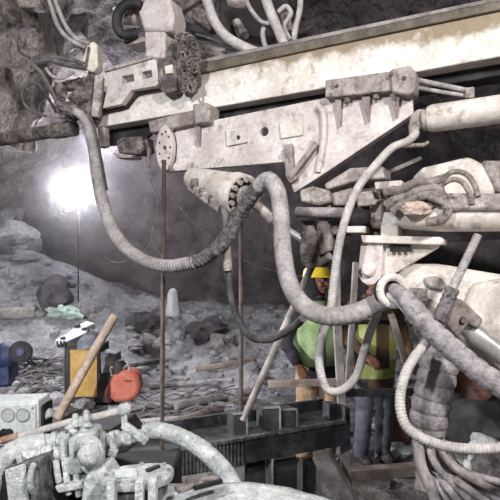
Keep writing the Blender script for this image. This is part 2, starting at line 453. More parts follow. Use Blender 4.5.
# perforated oblong plate at front of cradle
c = A(164.5, 148, -.125); rx, rz = .056, .128
ring = []
for k in range(36):
    a = 2*PI*k/36; ring.append(c+A.t*rx*math.cos(a)+Vector((0, 0, rz*math.sin(a))))
wp = MB().prism(ring, A.n*.03).build('perforated_plate', M['cradle'], feed)
cut = MB()
for k in range(9):
    a = 2*PI*k/9; q = c+A.t*rx*.66*math.cos(a)+Vector((0, 0, rz*.72*math.sin(a)))
    cut.cyl(q-A.n*.1, q+A.n*.1, .008, seg=12)
cut.cyl(c-A.n*.1, c+A.n*.1, .014, seg=12)
carve(wp, cut)
MB().prism([c+(v-c)*.98+A.n*.031 for v in ring], A.n*.05).build('backing_plate', M['dark_steel'], feed)
# bracket with two slots
bk = quad_prism(MB(), A, [(104, 70), (150, 56), (156, 61), (161, 82), (155, 86), (131, 90), (121, 104), (103, 108), (108, 84)], .05, -.10).build('slotted_bracket', M['cradle'], feed)
cut = MB()
for pts in ([(119, 75), (131, 72.5), (132, 80), (120, 83)], [(139, 70.5), (149, 68.5), (150, 76), (140, 78.5)]):
    cut.prism([A(x, y, -.13) for x, y in pts], A.n*.12)
carve(bk, cut)
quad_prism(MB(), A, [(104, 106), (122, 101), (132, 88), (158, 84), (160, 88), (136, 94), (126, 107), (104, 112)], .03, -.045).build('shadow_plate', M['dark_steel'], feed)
quad_prism(MB(), A, [(103, 69), (150, 55), (152, 58), (104, 72)], .16, -.12).build('bracket_flange', M['dirty_white'], feed, .004)
quad_prism(MB(), A, [(157, 60), (171, 56), (176, 62), (175, 90), (166, 94), (158, 88)], .10, -.11).build('guide_block', M['grime'], feed, .008)
quad_prism(MB(), A, [(164, 66), (172, 64), (172, 73), (165, 74)], .03, -.13).build('guide_pad', M['clamp'], feed, .004)
# boxes under the beam tip
quad_prism(MB(), A, [(97, 128), (104, 127), (105, 146), (99, 148)], .05, -.02).build('hanger', M['dirty_white'], feed, .004)
quad_prism(MB(), A, [(116, 141), (122, 137), (142, 136), (144, 150), (138, 154), (118, 153)], .12, -.02).build('sensor_box', M['grime'], feed, .01)
quad_prism(MB(), A, [(112, 153), (133, 155), (131, 158), (116, 158)], .10, -.03).build('box_foot', M['dirty_white'], feed, .004)
quad_prism(MB(), A, [(104, 128), (150, 120), (150, 134), (142, 142), (104, 146)], .03, .12).build('rear_skirt', M['dark_steel'], feed)
mb = MB(); mb.tube(catmull([A(146, 140, -.04), A(149, 152, -.04), A(148, 168, -.04)], 5), .012, 8); mb.build('pin_link', M['grime'], feed)

# feed motor on the beam tip -------------------------------------------------
mo = thing('feed_motor', 'pale blocky hydraulic motor standing on the left end of the feed beam', 'motor', A(154, 57, .05))
quad_prism(MB(), A, [(137, 12), (145, -4), (168, -4), (173, 15), (171, 31), (143, 31)], .16, -.06).build('body', M['cradle'], mo, .02)
quad_prism(MB(), A, [(144, 31), (165, 31), (164, 58), (145, 58)], .12, -.04).build('neck', M['cradle'], mo, .012)
MB().lathe(A(125, 18, .04), A(140, 18, .04), [(0, .035), (.12, .05), (1, .055)]).build('end_cap', M['dirty_white'], mo)
quad_prism(MB(), A, [(123, 39), (143, 36), (144, 41), (124, 46)], .14, -.06).build('foot_plate', M['dirty_white'], mo, .004)
quad_prism(MB(), A, [(164, 40), (178, 38), (178, 56), (164, 58)], .10, -.02).build('side_block', M['grime'], mo, .008)
MB().bar(A(114, 10, -.05), A(146, -1, -.05), .03, .02).build('top_bar', M['clamp'], mo, .003)

def hose(name, label, pts, rpx_m, m, ribs=0, depth=.12, seg=12, cat='hose', group=None, step=None, parent=None, taper=None, groove=0, gd=.10):
    """pts: photo points with a distance; rpx_m: radius in metres"""
    c = catmull([P(*p) for p in pts], 14)
    if ribs:
        c = resample(c, ribs/4)
        r = [rpx_m*(1+(depth*(0, .8, 1, .8)[i % 4] if i % 4 else -depth*.4)) for i in range(len(c))]
    else:
        c = resample(c, step or max(.012, rpx_m*.8)); r = [rpx_m*(1+.05*noise.noise(p*18)) for p in c]
    if groove:
        c = resample(catmull([P(*p) for p in pts], 14), groove/8)
        r = [rpx_m*((1-gd, 1-gd*.3, 1.0, 1.01, 1.015, 1.01, 1.0, 1-gd*.3)[i % 8]+.012*noise.noise(c[i]*20)) for i in range(len(c))]
    if taper:
        r = [q*(taper[0]+(1-taper[0])*min(1, i/len(r)/taper[1])) for i, q in enumerate(r)]
    o = MB().tube(c, r, seg).build(name, M[m], parent, angle=75 if ribs else 60)
    if label: tag(o, label, cat, group)
    return o

hose('hydraulic_hose', 'thick black hose curling round the left side of the feed motor', [(141, 5, 3.26), (128, 4, 3.26), (119, 12, 3.25), (117, 25, 3.25), (123, 35, 3.25), (137, 33, 3.27)], .03, 'black_rubber')
# chain bunch -----------------------------------------------------------------
ch = thing('drive_chain', 'bunch of dirt caked chain hanging over the beam beside the feed motor', 'chain', A(186, 90, -.12))
for i in range(17):
    t = i/16
    for s in (0, 1):
        x = 182+s*7+random.uniform(-3, 3)+6*math.sin(t*3); y = 36+t*52
        c0 = A(x, y, -.13+random.uniform(-.02, .02))
        u = Vector((random.uniform(-1, 1), random.uniform(-.4, .4), random.uniform(-.6, 1))).normalized()
        v = u.cross(Vector((.2, 1, .3))).normalized()
        ring = [c0+u*.024*math.cos(2*PI*k/12)+v*.015*math.sin(2*PI*k/12) for k in range(13)]
        MB().tube(ring, .008, 6).build('link', M['grime'], ch)
quad_prism(MB(), A, [(177, 36), (190, 33), (196, 48), (198, 84), (190, 93), (178, 90), (175, 60)], .05, -.10).build('chain_pad', M['grime'], ch, .012)

# pipes on the far side above the beam
r = thing('guide_rails', 'pair of dark steel guide rails running behind the chain above the beam', 'rail', A(205, 50, .3))
MB().bar(A(165, 30, .22), A(262, 50, .35), .05, .05).build('rail', M['dark_steel'], r, .004)
MB().bar(A(190, 47, .22), A(225, 55, .3), .06, .06).build('rail', M['grime'], r, .004)
tag(MB().bar(A(196, 34, .2), A(240, 49, .34), .012, .012).build('steel_rod', M['hose_dark']), 'thin steel rod slanting above the guide rails', 'rod')

# ------------------------------------------------------------------ top hoses and the fitting clump at the left tip
hose('hydraulic_hose', 'pale thick hose dropping in from the top edge left of centre', [(200, -20, 3.25), (207, 0, 3.2), (214, 20, 3.15), (226, 36, 3.1), (246, 48, 3.05), (262, 54, 3.05)], .028, 'hose_pale')
hose('hydraulic_hose', 'pale bent hose in the middle of the top hose cluster', [(262, -15, 3.1), (268, 5, 3.1), (276, 25, 3.08), (286, 48, 3.05)], .028, 'hose_pale')
hose('hydraulic_hose', 'rightmost pale hose of the top cluster running straight down behind the rail', [(300, -15, 3.2), (300, 8, 3.2), (296, 25, 3.2), (293, 45, 3.2)], .018, 'hose_pale')
hose('hydraulic_hose', 'thin dark hose arcing left of the middle top hose', [(244, -8, 3.2), (250, 8, 3.15), (262, 22, 3.12), (275, 23, 3.1)], .012, 'hose_grey')
hose('hydraulic_hose', 'thin hose looping low between the top hoses', [(270, 20, 3.15), (263, 30, 3.15), (264, 42, 3.15), (268, 52, 3.15)], .014, 'hose_grey')
hose('hydraulic_hose', 'thin curled hose between the two right top hoses', [(278, 12, 3.15), (286, 6, 3.15), (291, 14, 3.15), (284, 26, 3.15), (290, 40, 3.15)], .013, 'hose_pale')
tk = thing('hydraulic_unit', 'dark dirty hydraulic head with fittings behind the top hoses', 'hydraulic head', P(255, 20, 3.7))
MB().box(P(255, 12, 3.8), Vector((.24, .03, 0)), Vector((0, .12, 0)), Vector((0, 0, .22))).build('body', M['dark_steel'], tk, .02)
MB().lathe(P(226, 2, 3.7), P(248, 0, 3.66), [(0, .03), (.2, .055), (.8, .055), (1, .04)]).build('fitting', M['dirty_white'], tk)
MB().lathe(P(236, 22, 3.6), P(244, 36, 3.55), [(0, .03), (1, .036)]).build('fitting', M['dirty_white'], tk)
MB().lathe(P(285, 14, 3.5), P(289, 32, 3.5), [(0, .03), (1, .03)]).build('fitting', M['dirty_white'], tk)

hb = thing('lattice_boom', 'grey dusty lattice arm end in the upper left above the chain', 'boom', P(185, 12, 4.0))
MB().bar(P(160, -12, 4.0), P(215, 30, 4.0), .16, .10).build('strut', M['grime'], hb, .01)
MB().bar(P(172, 14, 3.9), P(212, -12, 3.9), .08, .08).build('strut', M['grime'], hb, .01)
MB().bar(P(150, 34, 4.05), P(212, 34, 4.0), .10, .12).build('strut', M['dark_steel'], hb, .01)

cl = thing('hose_clamp', 'cream coloured steel clamp gripping the hoses left of the slotted bracket', 'clamp', P(90, 72, 3.35))
MB().prism([P(x, y, 3.33) for x, y in ((87, 44), (93, 41), (97, 44), (98, 66), (93, 72), (83, 69), (82, 60))], Vector((.01, .09, 0))).build('jaw', M['clamp'], cl, .008)
MB().bar(P(89, 47, 3.32), P(86, 66, 3.32), .012, .012).build('bolt', M['grime'], cl)

fc = thing('hose_coupling', 'clump of dirty hose couplings at the left tip of the feed beam', 'coupling', P(75, 115, 3.35))
for i, (x, y, d, rx, ry, rz) in enumerate(((70, 112, 3.36, .07, .06, .06), (82, 98, 3.4, .08, .06, .07), (60, 92, 3.4, .05, .05, .05), (92, 86, 3.4, .06, .06, .10), (94, 112, 3.4, .05, .06, .09), (76, 85, 3.45, .09, .06, .04))):
    MB().rock(P(x, y, d), (rx, ry, rz), 3, .5, i+2).build('fitting', M['grime'], fc, angle=25)
MB().lathe(P(58, 104, 3.3), P(84, 116, 3.3), [(0, .03), (.3, .03), (.32, .042), (.7, .042), (.72, .03), (1, .03)]).build('sleeve', M['grime'], fc)
MB().bar(P(100, 76, 3.34), P(96, 118, 3.34), .05, .06).build('post', M['dirty_white'], fc, .008)
G1 = None
hose('hydraulic_hose', 'upper thin hose running from the left bend into the cream clamp', [(35, 62, 3.3), (50, 60, 3.3), (68, 65, 3.3), (86, 68, 3.32)], .016, 'hose_dark')
hose('hydraulic_hose', 'hose bending back at far left and falling to the couplings', [(86, 64, 3.34), (60, 58, 3.34), (36, 58, 3.32), (33, 64, 3.3), (42, 74, 3.3), (52, 92, 3.3), (60, 108, 3.32)], .013, 'hose_dark')
hose('hydraulic_hose', 'left one of the pair of hoses dropping from the top left into the cream clamp', [(45, -10, 3.4), (51, 6, 3.38), (58, 26, 3.36), (70, 40, 3.34), (86, 48, 3.33)], .013, 'hose_grey')
hose('hydraulic_hose', 'right one of the pair of hoses dropping from the top left into the cream clamp', [(52, -10, 3.4), (58, 8, 3.38), (66, 26, 3.36), (76, 38, 3.34), (90, 44, 3.33)], .013, 'hose_grey')
hose('hydraulic_hose', 'thin loop of hose lying in front of the pale rock at the left edge', [(46, 116, 3.35), (30, 110, 3.4), (22, 98, 3.45), (26, 86, 3.45), (38, 84, 3.42), (48, 98, 3.4), (56, 112, 3.36)], .009, 'hose_dark')
hose('hydraulic_hose', 'small arched hose above the left couplings', [(66, 62, 3.36), (68, 50, 3.36), (78, 46, 3.36), (86, 54, 3.36)], .011, 'hose_dark')
hose('hydraulic_hose', 'sagging hose under the two clamp hoses at left', [(46, 68, 3.34), (52, 76, 3.34), (62, 78, 3.34), (74, 72, 3.34)], .010, 'hose_grey')
hose('cable', 'thin black cable dangling down the pale rock in the top left', [(18, 24, 3.5), (17, 40, 3.5), (20, 52, 3.5), (30, 58, 3.45)], .007, 'hose_dark', cat='cable')
# parts of a second boom in the top left
sb = thing('boom_tip', 'grey dusty boom tip entering at the top left corner', 'boom', P(10, 10, 4.2))
MB().lathe(P(-20, 22, 4.2), P(22, 2, 4.1), [(0, .15), (.75, .15), (.78, .19), (.98, .19), (1, .12)]).build('tube', M['grime'], sb)
MB().lathe(P(36, -6, 4.1), P(62, 2, 4.0), [(0, .08), (.8, .08), (1, .05)]).build('knuckle', M['grime'], sb)
MB().bar(P(18, 2, 4.1), P(44, 2, 4.05), .10, .12).build('link', M['dirty_white'], sb, .01)

bl = thing('support_pipe', 'horizontal dusty steel pipe entering from the left edge towards the beam tip', 'pipe', P(35, 136, 3.5))
MB().lathe(P(-110, 157, 4.1), P(74, 128, 3.42), [(0, .045), (.9, .043), (.91, .052), (1, .052)]).build('pipe', M['grime'], bl)

# ------------------------------------------------------------------ right side: hydraulic cylinders and boom
B = Plane(500, 2.27, 300, 2.63)
cy = thing('feed_cylinder', 'pale hydraulic cylinder at the right edge below the feed beam', 'hydraulic cylinder', A(465, 116, -.1))
MB().lathe(A(428, 119, -.12), A(700, 82, -.12), [(0, .055), (.02, .062), (1, .062)]).build('barrel', M['arm_white'], cy)
MB().lathe(A(420, 121, -.12), A(430, 119, -.12), [(0, .03), (.3, .05), (1, .05)]).build('gland', M['dirty_white'], cy)
quad_prism(MB(), A, [(411, 113), (419, 108), (427, 112), (426, 124), (419, 127), (417, 137), (409, 139), (408, 126)], .06, -.15).build('clevis', M['dirty_white'], cy, .01)
MB().cyl(A(403, 146, -.14), A(424, 145, -.14), .01).build('stub_pipe', M['dirty_white'], cy)
MB().cyl(A(422, 146, -.14), A(429, 142, -.14), .008).build('stub_pipe', M['dirty_white'], cy)
st = thing('stay_rods', 'two thin steel stay rods under the beam behind the feed cylinder', 'rod', A(440, 86, .0))
MB().cyl(A(412, 79, .0), A(470, 91, .05), .012).build('rod', M['hose_grey'], st)
MB().cyl(A(412, 87, .02), A(466, 96, .05), .010).build('rod', M['hose_grey'], st)
MB().box(A(470, 94, .05), A.t*.02, A.n*.03, Vector((0, 0, .025))).build('end_lug', M['dirty_white'], st, .004)

# bell-shaped rotation unit
ru = thing('rotation_unit', 'bell shaped pale hydraulic rotation unit with a bolted flange under the cradle', 'hydraulic motor', P(218, 190, 2.85))
a, b = P(190, 177, 3.02), P(243, 196, 2.72)
MB().lathe(a, b, [(0, .03), (.04, .055), (.3, .072), (.65, .09), (.85, .102), (.86, .108), (1, .108)]).build('bell', M['arm_white'], ru)
ax = (b-a).normalized(); u = ax.cross(Vector((0, 0, 1))).normalized(); v = u.cross(ax)
MB().cyl(b-ax*.004, b+ax*.006, .095).build('flange', M['dark_steel'], ru)
for k in range(14):
    an = 2*PI*k/14; q = b+(u*math.cos(an)+v*math.sin(an))*.085
    MB().cyl(q, q+ax*.022, .013, seg=8).build('bolt', M['dirty_white'], ru)
MB().cyl(b, b+ax*.03, .055).build('hub', M['dirty_white'], ru)
mb = MB(); mb.bar(P(192, 186, 2.9), P(223, 209, 2.74), .06, .045); mb.build('valve_block', M['dirty_white'], ru, .008)
for x, y, d in ((195, 183, 2.86), (203, 192, 2.82), (212, 199, 2.78)):
    MB().box(P(x, y, d), Vector((.02, 0, .004)), Vector((0, .02, 0)), Vector((0, 0, .022))).build('valve_cap', M['grime'], ru, .006)
pr = thing('piston_rod', 'slanting bright piston rod ending in a dark rounded lug left of the boom head', 'hydraulic cylinder', P(290, 232, 2.75))
MB().cyl(P(248, 198, 2.9), P(278, 224, 2.78), .026).build('barrel', M['dirty_white'], pr)
MB().cyl(P(276, 222, 2.78), P(306, 242, 2.68), .017).build('rod', M['chrome'], pr)
MB().lathe(P(309, 226, 2.66), P(311, 268, 2.64), [(0, .02), (.2, .04), (.6, .05), (.85, .045), (1, .02)]).build('rod_eye', M['grime'], pr)
MB().cyl(P(318, 264, 2.66), P(330, 256, 2.6), .018).build('eye_pin', M['chrome'], pr)
MB().bar(P(312, 262, 2.7), P(331, 262, 2.66), .05, .05).build('lug', M['dark_steel'], pr, .006)

# boom head: link block between feed and boom
bh = thing('pivot_block', 'dusty boom head block with forks and pins under the middle of the cradle', 'boom', B(345, 215, .05))
quad_prism(MB(), B, [(324, 184), (350, 168), (383, 166), (384, 178), (352, 182), (326, 190)], .18, .0).build('top_plate', M['dirty_white'], bh, .008)
quad_prism(MB(), B, [(332, 181), (353, 181), (353, 205), (332, 206)], .16, .05).build('core', M['cradle_edge'], bh, .008)
quad_prism(MB(), B, [(299, 190), (312, 186), (328, 190), (330, 202), (318, 205), (300, 202)], .10, -.02).build('left_fitting', M['dirty_white'], bh, .012)
MB().cyl(B(297, 212, .02), B(347, 213, .0), .025).build('crossbar', M['hose_grey'], bh)
MB().cyl(B(330, 217, .05), B(372, 217, .0), .033).build('ram', M['dark_steel'], bh)
quad_prism(MB(), B, [(300, 220), (345, 222), (346, 236), (304, 232)], .14, .06).build('lower_plate', M['grime'], bh, .008)
quad_prism(MB(), B, [(346, 226), (366, 226), (366, 233), (346, 233)], .08, -.03).build('spacer', M['arm_white'], bh, .006)
quad_prism(MB(), B, [(356, 193), (373, 190), (374, 205), (357, 207)], .10, -.02).build('spacer', M['dirty_white'], bh, .008)
quad_prism(MB(), B, [(374, 182), (402, 180), (402, 188), (375, 190)], .08, -.05).build('upper_fork', M['arm_white'], bh, .006)
quad_prism(MB(), B, [(352, 182), (374, 178), (378, 200), (384, 236), (364, 236), (358, 210)], .10, .08).build('web', M['grime'], bh, .008)
MB().lathe(B(372, 214, .0), B(386, 214, .0), [(0, .05), (.15, .066), (.85, .066), (1, .05)]).build('gland_nut', M['dirty_white'], bh)
quad_prism(MB(), B, [(322, 196), (332, 194), (333, 260), (318, 262), (316, 236)], .12, .14).build('rear_web', M['dark_steel'], bh, .006)
quad_prism(MB(), B, [(316, 204), (330, 204), (331, 250), (320, 256), (315, 240)], .08, .04).build('jaw', M['cradle_edge'], bh, .012)

# boom bracket with pin
bb = thing('boom_bracket', 'pale triangular boom bracket with a round pin plate above the worker in jeans', 'bracket', B(375, 280, -.02))
quad_prism(MB(), B, [(360, 235), (440, 237), (444, 240), (444, 245), (362, 243)], .16, -.08).build('flange', M['arm_white'], bb, .005)
quad_prism(MB(), B, [(383, 244), (440, 243), (438, 248), (398, 272), (381, 280)], .04, -.03).build('web_plate', M['arm_white'], bb, .004)
pts = [(361, 243), (383, 243), (382, 276)]+[(370+12*math.cos(t), 272+13*math.sin(t)) for t in (.3, .8, 1.3, 1.8, 2.3, 2.8)]+[(359, 262)]
quad_prism(MB(), B, pts, .05, -.06).build('pin_plate', M['cradle'], bb, .008)
c = B(367, 270, -.085); MB().lathe(c, c+B.n*.06, [(0, .02), (.15, .03), (1, .03)]).build('pin', M['arm_white'], bb)
quad_prism(MB(), B, [(381, 212), (398, 212), (399, 238), (380, 238)], .10, -.05).build('riser', M['arm_white'], bb, .01)
for x in (392, 397, 403, 409):
    c = B(x, 249, -.05); MB().cyl(c+Vector((0, 0, .012)), c-Vector((0, 0, .012)), .009, seg=8).build('bolt', M['dark_steel'], bb)
c = B(400, 246, -.045); MB().box(c, B.t*.045, B.n*.01, Vector((0, 0, .006))).build('bolt_strip', M['dark_steel'], bb)

bc = thing('boom_cylinder', 'thick white boom cylinder at the right edge with dirt caked fittings on its left end', 'hydraulic cylinder', B(450, 215, -.05))
MB().lathe(B(398, 216, -.06), B(720, 211, -.06), [(0, .04), (.02, .055), (.09, .064), (.16, .068), (1, .07)]).build('barrel', M['arm_white'], bc)
mb = MB()
for i in range(26):
    t = random.random(); x = 388+t*56; y = 190+14*abs(math.sin(t*4))+random.uniform(-8, 10)
    mb.rock(B(x, y, -.12+random.uniform(-.01, .03)), random.uniform(.014, .03), 2, .5, i+40)
mb.build('caked_dirt', M['grime'], bc, angle=30)
quad_prism(MB(), B, [(438, 193), (500, 193), (700, 192), (700, 208), (442, 211)], .12, -.145).build('top_cover', M['dirty_white'], bc, .015)
MB().rock(B(417, 209, -.15), (.07, .03, .035), 3, .4, 77).build('fitting_block', M['rusty_white'], bc, angle=25)
for i, pts in enumerate(([(386, 206), (394, 200), (408, 196), (420, 190), (436, 188), (445, 200)], [(392, 212), (400, 206), (414, 198), (430, 194), (441, 196)], [(384, 192), (400, 190), (415, 183), (430, 182), (446, 178)], [(440, 182), (452, 172), (466, 174), (474, 184), (478, 196)], [(436, 190), (450, 180), (462, 182), (470, 194), (472, 204)], [(430, 196), (444, 202), (448, 212), (440, 220), (426, 222)])):
    nm = ('lowest dirty hose twisting over the boom cylinder fittings', 'second dirty hose twisting over the boom cylinder fittings', 'topmost dirty hose lying across the boom cylinder fittings', 'outer arched hose on top of the white boom cylinder', 'inner arched hose on top of the white boom cylinder', 'short dirty hose curling down over the end of the boom cylinder')[i]
    hose('hydraulic_hose', nm, [(x, y, B.d(x)-.15) for x, y in pts], .019 if i not in (3, 4) else .011, 'hose_mud')
bt = thing('boom_cover', 'angular pale boom cover at the right edge below the dark rock', 'cover', P(465, 180, 2.7))
MB().prism([P(x, y, 2.62) for x, y in ((420, 168), (470, 156), (484, 164), (496, 184), (496, 200), (424, 196))], Vector((.05, .3, 0))).build('shell', M['arm_white'], bt, .02)
MB().prism([P(x, y, 2.6) for x, y in ((482, 160), (660, 158), (660, 200), (497, 192))], Vector((.05, .3, 0))).build('side_cover', M['dirty_white'], bt, .02)
tag(MB().bar(P(380, 176, 2.75), P(421, 158, 2.75), .03, .02).build('steel_bar', M['rail_grey'], bevel=.003), 'thin slanting steel bar above the boom fittings', 'bar')

# big lower arm
ar = thing('drill_boom', 'big rounded white boom arm filling the right edge at mid height', 'boom', P(460, 320, 2.15))
mb = MB()
prof = [(396, 292), (404, 280), (414, 271), (425, 266), (452, 266), (474, 270), (510, 276), (640, 300), (640, 500), (505, 392), (470, 350), (448, 328), (418, 312), (402, 304)]
mb.prism([P(x, y, 2.08) for x, y in prof], Vector((.06, .36, 0)))
mb.build('shell', M['arm_white'], ar, .045)
mb = MB(); mb.prism([P(x, y, 2.03) for x, y in ((474, 284), (540, 273), (640, 292), (640, 490), (500, 372), (468, 330), (468, 302))], Vector((.03, .2, 0))); mb.build('side_cover', M['arm_white'], ar, .02)
mb = MB(); mb.prism([P(x, y, 2.06) for x, y in ((424, 278), (438, 276), (448, 284), (444, 292), (428, 288))], Vector((0, .1, 0))); mb.build('rib_boss', M['cradle_edge'], ar, .012)
mb = MB(); mb.prism([P(x, y, 2.62) for x, y in ((406, 244), (640, 232), (640, 300), (420, 275))], Vector((.05, .2, 0))); mb.build('rear_case', M['dark_steel'], ar, .01)
# clevis and cylinder in front
ac = thing('lift_cylinder', 'slanting lift cylinder with a square clevis in front of the big white arm', 'hydraulic cylinder', P(480, 335, 1.95))
MB().prism([P(x, y, 1.88) for x, y in ((454, 302), (462, 299), (484, 320), (479, 330), (469, 324), (458, 339), (446, 326))], Vector((.01, .09, 0))).build('clevis', M['cradle_edge'], ac, .01)
MB().lathe(P(464, 325, 1.94), P(584, 417, 1.85), [(0, .03), (.1, .036), (1, .038)]).build('barrel', M['chrome'], ac)
c = P(464, 320, 1.868); MB().cyl(c, c+Vector((0, .03, 0)), .011).build('bolt', M['grime'], ac)
# ring eye
rg = thing('hose_ring', 'round pale steel ring through which the big hoses pass', 'ring', P(393, 292, 2.0))
c = P(393, 291, 1.95); dirv = Vector((.25, -1, .1)).normalized(); u = dirv.cross(Vector((0, 0, 1))).normalized(); v = u.cross(dirv)
mb = MB(); pts = [c+(u*math.cos(2*PI*k/32)+v*math.sin(2*PI*k/32))*.050 for k in range(33)]
mb.tube(pts, .014, 10); mb.build('collar', M['arm_white'], rg)
MB().cyl(c-dirv*.05, c-dirv*.015, .052).build('bore', M['dark_steel'], rg)
mb = MB(); mb.bar(c+Vector((.05, .03, -.02)), c+Vector((.13, .06, -.02)), .05, .05); mb.build('mount', M['grime'], rg, .008)

# ------------------------------------------------------------------ the big hoses
hose('hydraulic_hose', 'thick ribbed grey hose sagging from the beam tip to the middle of the picture', [(68, 112, 3.3), (76, 112, 3.28), (86, 122, 3.25), (93, 150, 3.2), (101, 195, 3.1), (116, 235, 3.02), (140, 258, 2.94), (166, 266, 2.85), (196, 262, 2.76)], .031, 'hose_grey', .018, .13, 14, taper=(.72, .45))
hose('hydraulic_hose', 'thin companion hose strapped behind the thick sagging hose at the beam tip', [(74, 108, 3.36), (82, 110, 3.34), (91, 122, 3.3), (98, 150, 3.26), (105, 190, 3.2)], .016, 'hose_dark')
hose('hydraulic_hose', 'dark tape wrapped hose stretch climbing in front of the bell shaped unit', [(190, 263, 2.78), (205, 258, 2.74), (222, 243, 2.68), (237, 220, 2.6), (250, 198, 2.52), (262, 183, 2.46), (273, 178, 2.42)], .033, 'hose_tape', .022, .09, 14)
hose('hydraulic_hose', 'second dark hose twisted round the tape wrapped stretch', [(215, 254, 2.66), (232, 236, 2.6), (240, 214, 2.55), (254, 196, 2.47), (266, 180, 2.41)], .020, 'hose_tape', .03, .12)
hose('hydraulic_hose', 'very thick smooth grey hose hanging in a loop to the steel ring', [(258, 187, 2.44), (268, 180, 2.4), (277, 190, 2.36), (281, 215, 2.32), (283, 250, 2.26), (289, 282, 2.2), (303, 305, 2.14), (326, 316, 2.08), (352, 314, 2.03), (368, 308, 2.02), (384, 300, 2.02), (394, 293, 2.06)], .036, 'hose_grey', 0, 0, 16, groove=.024, gd=.035)
hose('hydraulic_hose', 'very thick ribbed hose running from the ring to the right edge', [(391, 288, 1.99), (403, 296, 1.9), (418, 314, 1.85), (436, 334, 1.82), (456, 352, 1.79), (480, 372, 1.76), (515, 394, 1.72), (570, 418, 1.67), (640, 430, 1.6)], .037, 'hose_sleeve', 0, 0, 16, taper=(.6, .2), groove=.045)
hose('hydraulic_hose', 'short hose end emerging beside the ring into the thick ribbed hose', [(386, 295, 1.98), (392, 298, 1.93), (402, 306, 1.90), (414, 322, 1.87)], .013, 'hose_pale')
hose('hydraulic_hose', 'long pale hose falling from the cylinder fitting past the boom head', [(416, 133, 2.5), (408, 141, 2.42), (392, 148, 2.36), (374, 167, 2.32), (358, 188, 2.3), (347, 214, 2.3), (339, 245, 2.3), (334, 280, 2.3), (330, 312, 2.28), (322, 335, 2.26), (319, 360, 2.24), (322, 380, 2.22)], .017, 'hose_pale', .012, .06)
hose('hydraulic_hose', 'pale ribbed hose curving up behind the thick loop towards the ring', [(321, 376, 2.22), (328, 390, 2.21), (342, 390, 2.2), (356, 376, 2.18), (364, 352, 2.16), (370, 332, 2.15), (378, 312, 2.12)], .016, 'hose_pale', .012, .06)
hose('hydraulic_hose', 'slim black hose hanging below the bell shaped unit', [(222, 206, 2.72), (226, 218, 2.7), (227, 245, 2.72), (229, 280, 2.74), (236, 314, 2.72), (250, 336, 2.66), (270, 339, 2.55), (292, 328, 2.42), (303, 318, 2.3)], .018, 'hose_dark')
hose('hose_fitting', 'pale crimp fitting on the slim black hose', [(226, 244, 2.71), (227, 256, 2.71), (228, 270, 2.72)], .022, 'dirty_white', cat='fitting')
hose('cable', 'straight ribbed cable slanting down in front of the big white arm', [(478, 235, 1.86), (466, 260, 1.85), (452, 290, 1.84), (438, 318, 1.83)], .0135, 'hose_grey', .01, .08, cat='cable')
hose('cable_sleeve', 'dirty sleeve around the lower end of the straight slanting cable', [(453, 288, 1.83), (446, 304, 1.83), (438, 321, 1.82)], .022, 'hose_tape', .02, .1, cat='sleeve')
hose('hydraulic_hose', 'thin ridged hose looping below the ring to the right edge', [(427, 342, 1.86), (414, 358, 1.82), (404, 378, 1.8), (400, 402, 1.78), (405, 424, 1.76), (420, 437, 1.74), (445, 446, 1.72), (475, 449, 1.68), (515, 445, 1.64), (570, 425, 1.6)], .0155, 'hose_pale', .011, .10, 12)
# wrapped bundle
hbnd = thing('hose_bundle', 'thick upright bundle of hoses wrapped in grey cloth bands', 'hose bundle', P(432, 432, 1.98))
c = resample(catmull([P(442, 345, 1.98), P(439, 365, 1.97), P(434, 390, 1.96), (P(430, 412, 1.96)), P(428, 432, 1.96)], 10), .012)
segs = [c[i:i+5] for i in range(0, len(c)-4, 4)]
mb = MB(); mb.tube(c, [.060 for i in range(len(c))], 14); mb.build('core', M['hose_sleeve'], hbnd)
for i, sgm in enumerate(segs):
    MB().tube(sgm, [.064, .068+.002*math.sin(i*1.7), .069, .068, .062], 16).build('cloth_band', M['hose_sleeve'], hbnd)
for i in range(9):
    x0 = 417+i*3; t = i/8
    hose('hydraulic_hose', '%s of the nine loose hoses fanning out below the cloth wrapped bundle' % ('leftmost', 'second from left', 'third from left', 'fourth from left', 'middle', 'fourth from right', 'third from right', 'second from right', 'rightmost')[i],
         [(418+i*2.6, 420, 1.98+.03*(i % 2)), (418+i*3.0, 440, 1.97+.03*(i % 2)), (421+i*5.0, 465+2*(i % 3), 1.95+.04*(i % 3)), (432+i*8.5, 492-i*1.2, 1.92+.03*(i % 2)), (446+i*13.5, 525-i*3.5, 1.88)], .0135 if i else .02, 'hose_sleeve' if i % 2 else 'hose_grey', group='loose hoses below the bundle')

# ------------------------------------------------------------------ upright rods, railings
tag(MB().cyl(P(164, 160, 3.05), P(162, 448, 3.05), .012, seg=12).build('drill_rod', M['rust']), 'rusty upright drill rod left of centre standing on the black bumper', 'rod', 'upright drill rods')
tag(MB().cyl(P(241, 205, 3.3), P(241, 432, 3.3), .013, seg=12).build('drill_rod', M['rust']), 'thin brown upright rod below the bell shaped unit', 'rod', 'upright drill rods')
tag(MB().cyl(P(317, 255, 3.2), P(243, 420, 3.26), .021, seg=14).build('railing_tube', M['rail_grey']), 'slanting grey tube leaning from the boom head down to the black bumper', 'tube')
rl = thing('railing', 'grey upright railing post with cross rails between the two workers', 'railing', P(345, 497, 3.6))
MB().bar(P(336, 262, 3.6), P(337, 318, 3.6), .05, .04).build('post', M['rail_grey'], rl, .004)
MB().bar(P(337, 318, 3.6), P(343, 425, 3.6), .055, .045).build('post', M['rail_grey'], rl, .004)
MB().bar(P(343, 425, 3.6), P(349, 517, 3.6), .06, .05).build('post', M['rail_grey'], rl, .004)
MB().bar(P(268, 384, 3.62), P(343, 382, 3.6), .04, .045).build('rail', M['rail_brown'], rl, .004)
MB().bar(P(340, 393, 3.62), P(418, 392, 3.6), .04, .045).build('rail', M['dark_steel'], rl, .004)
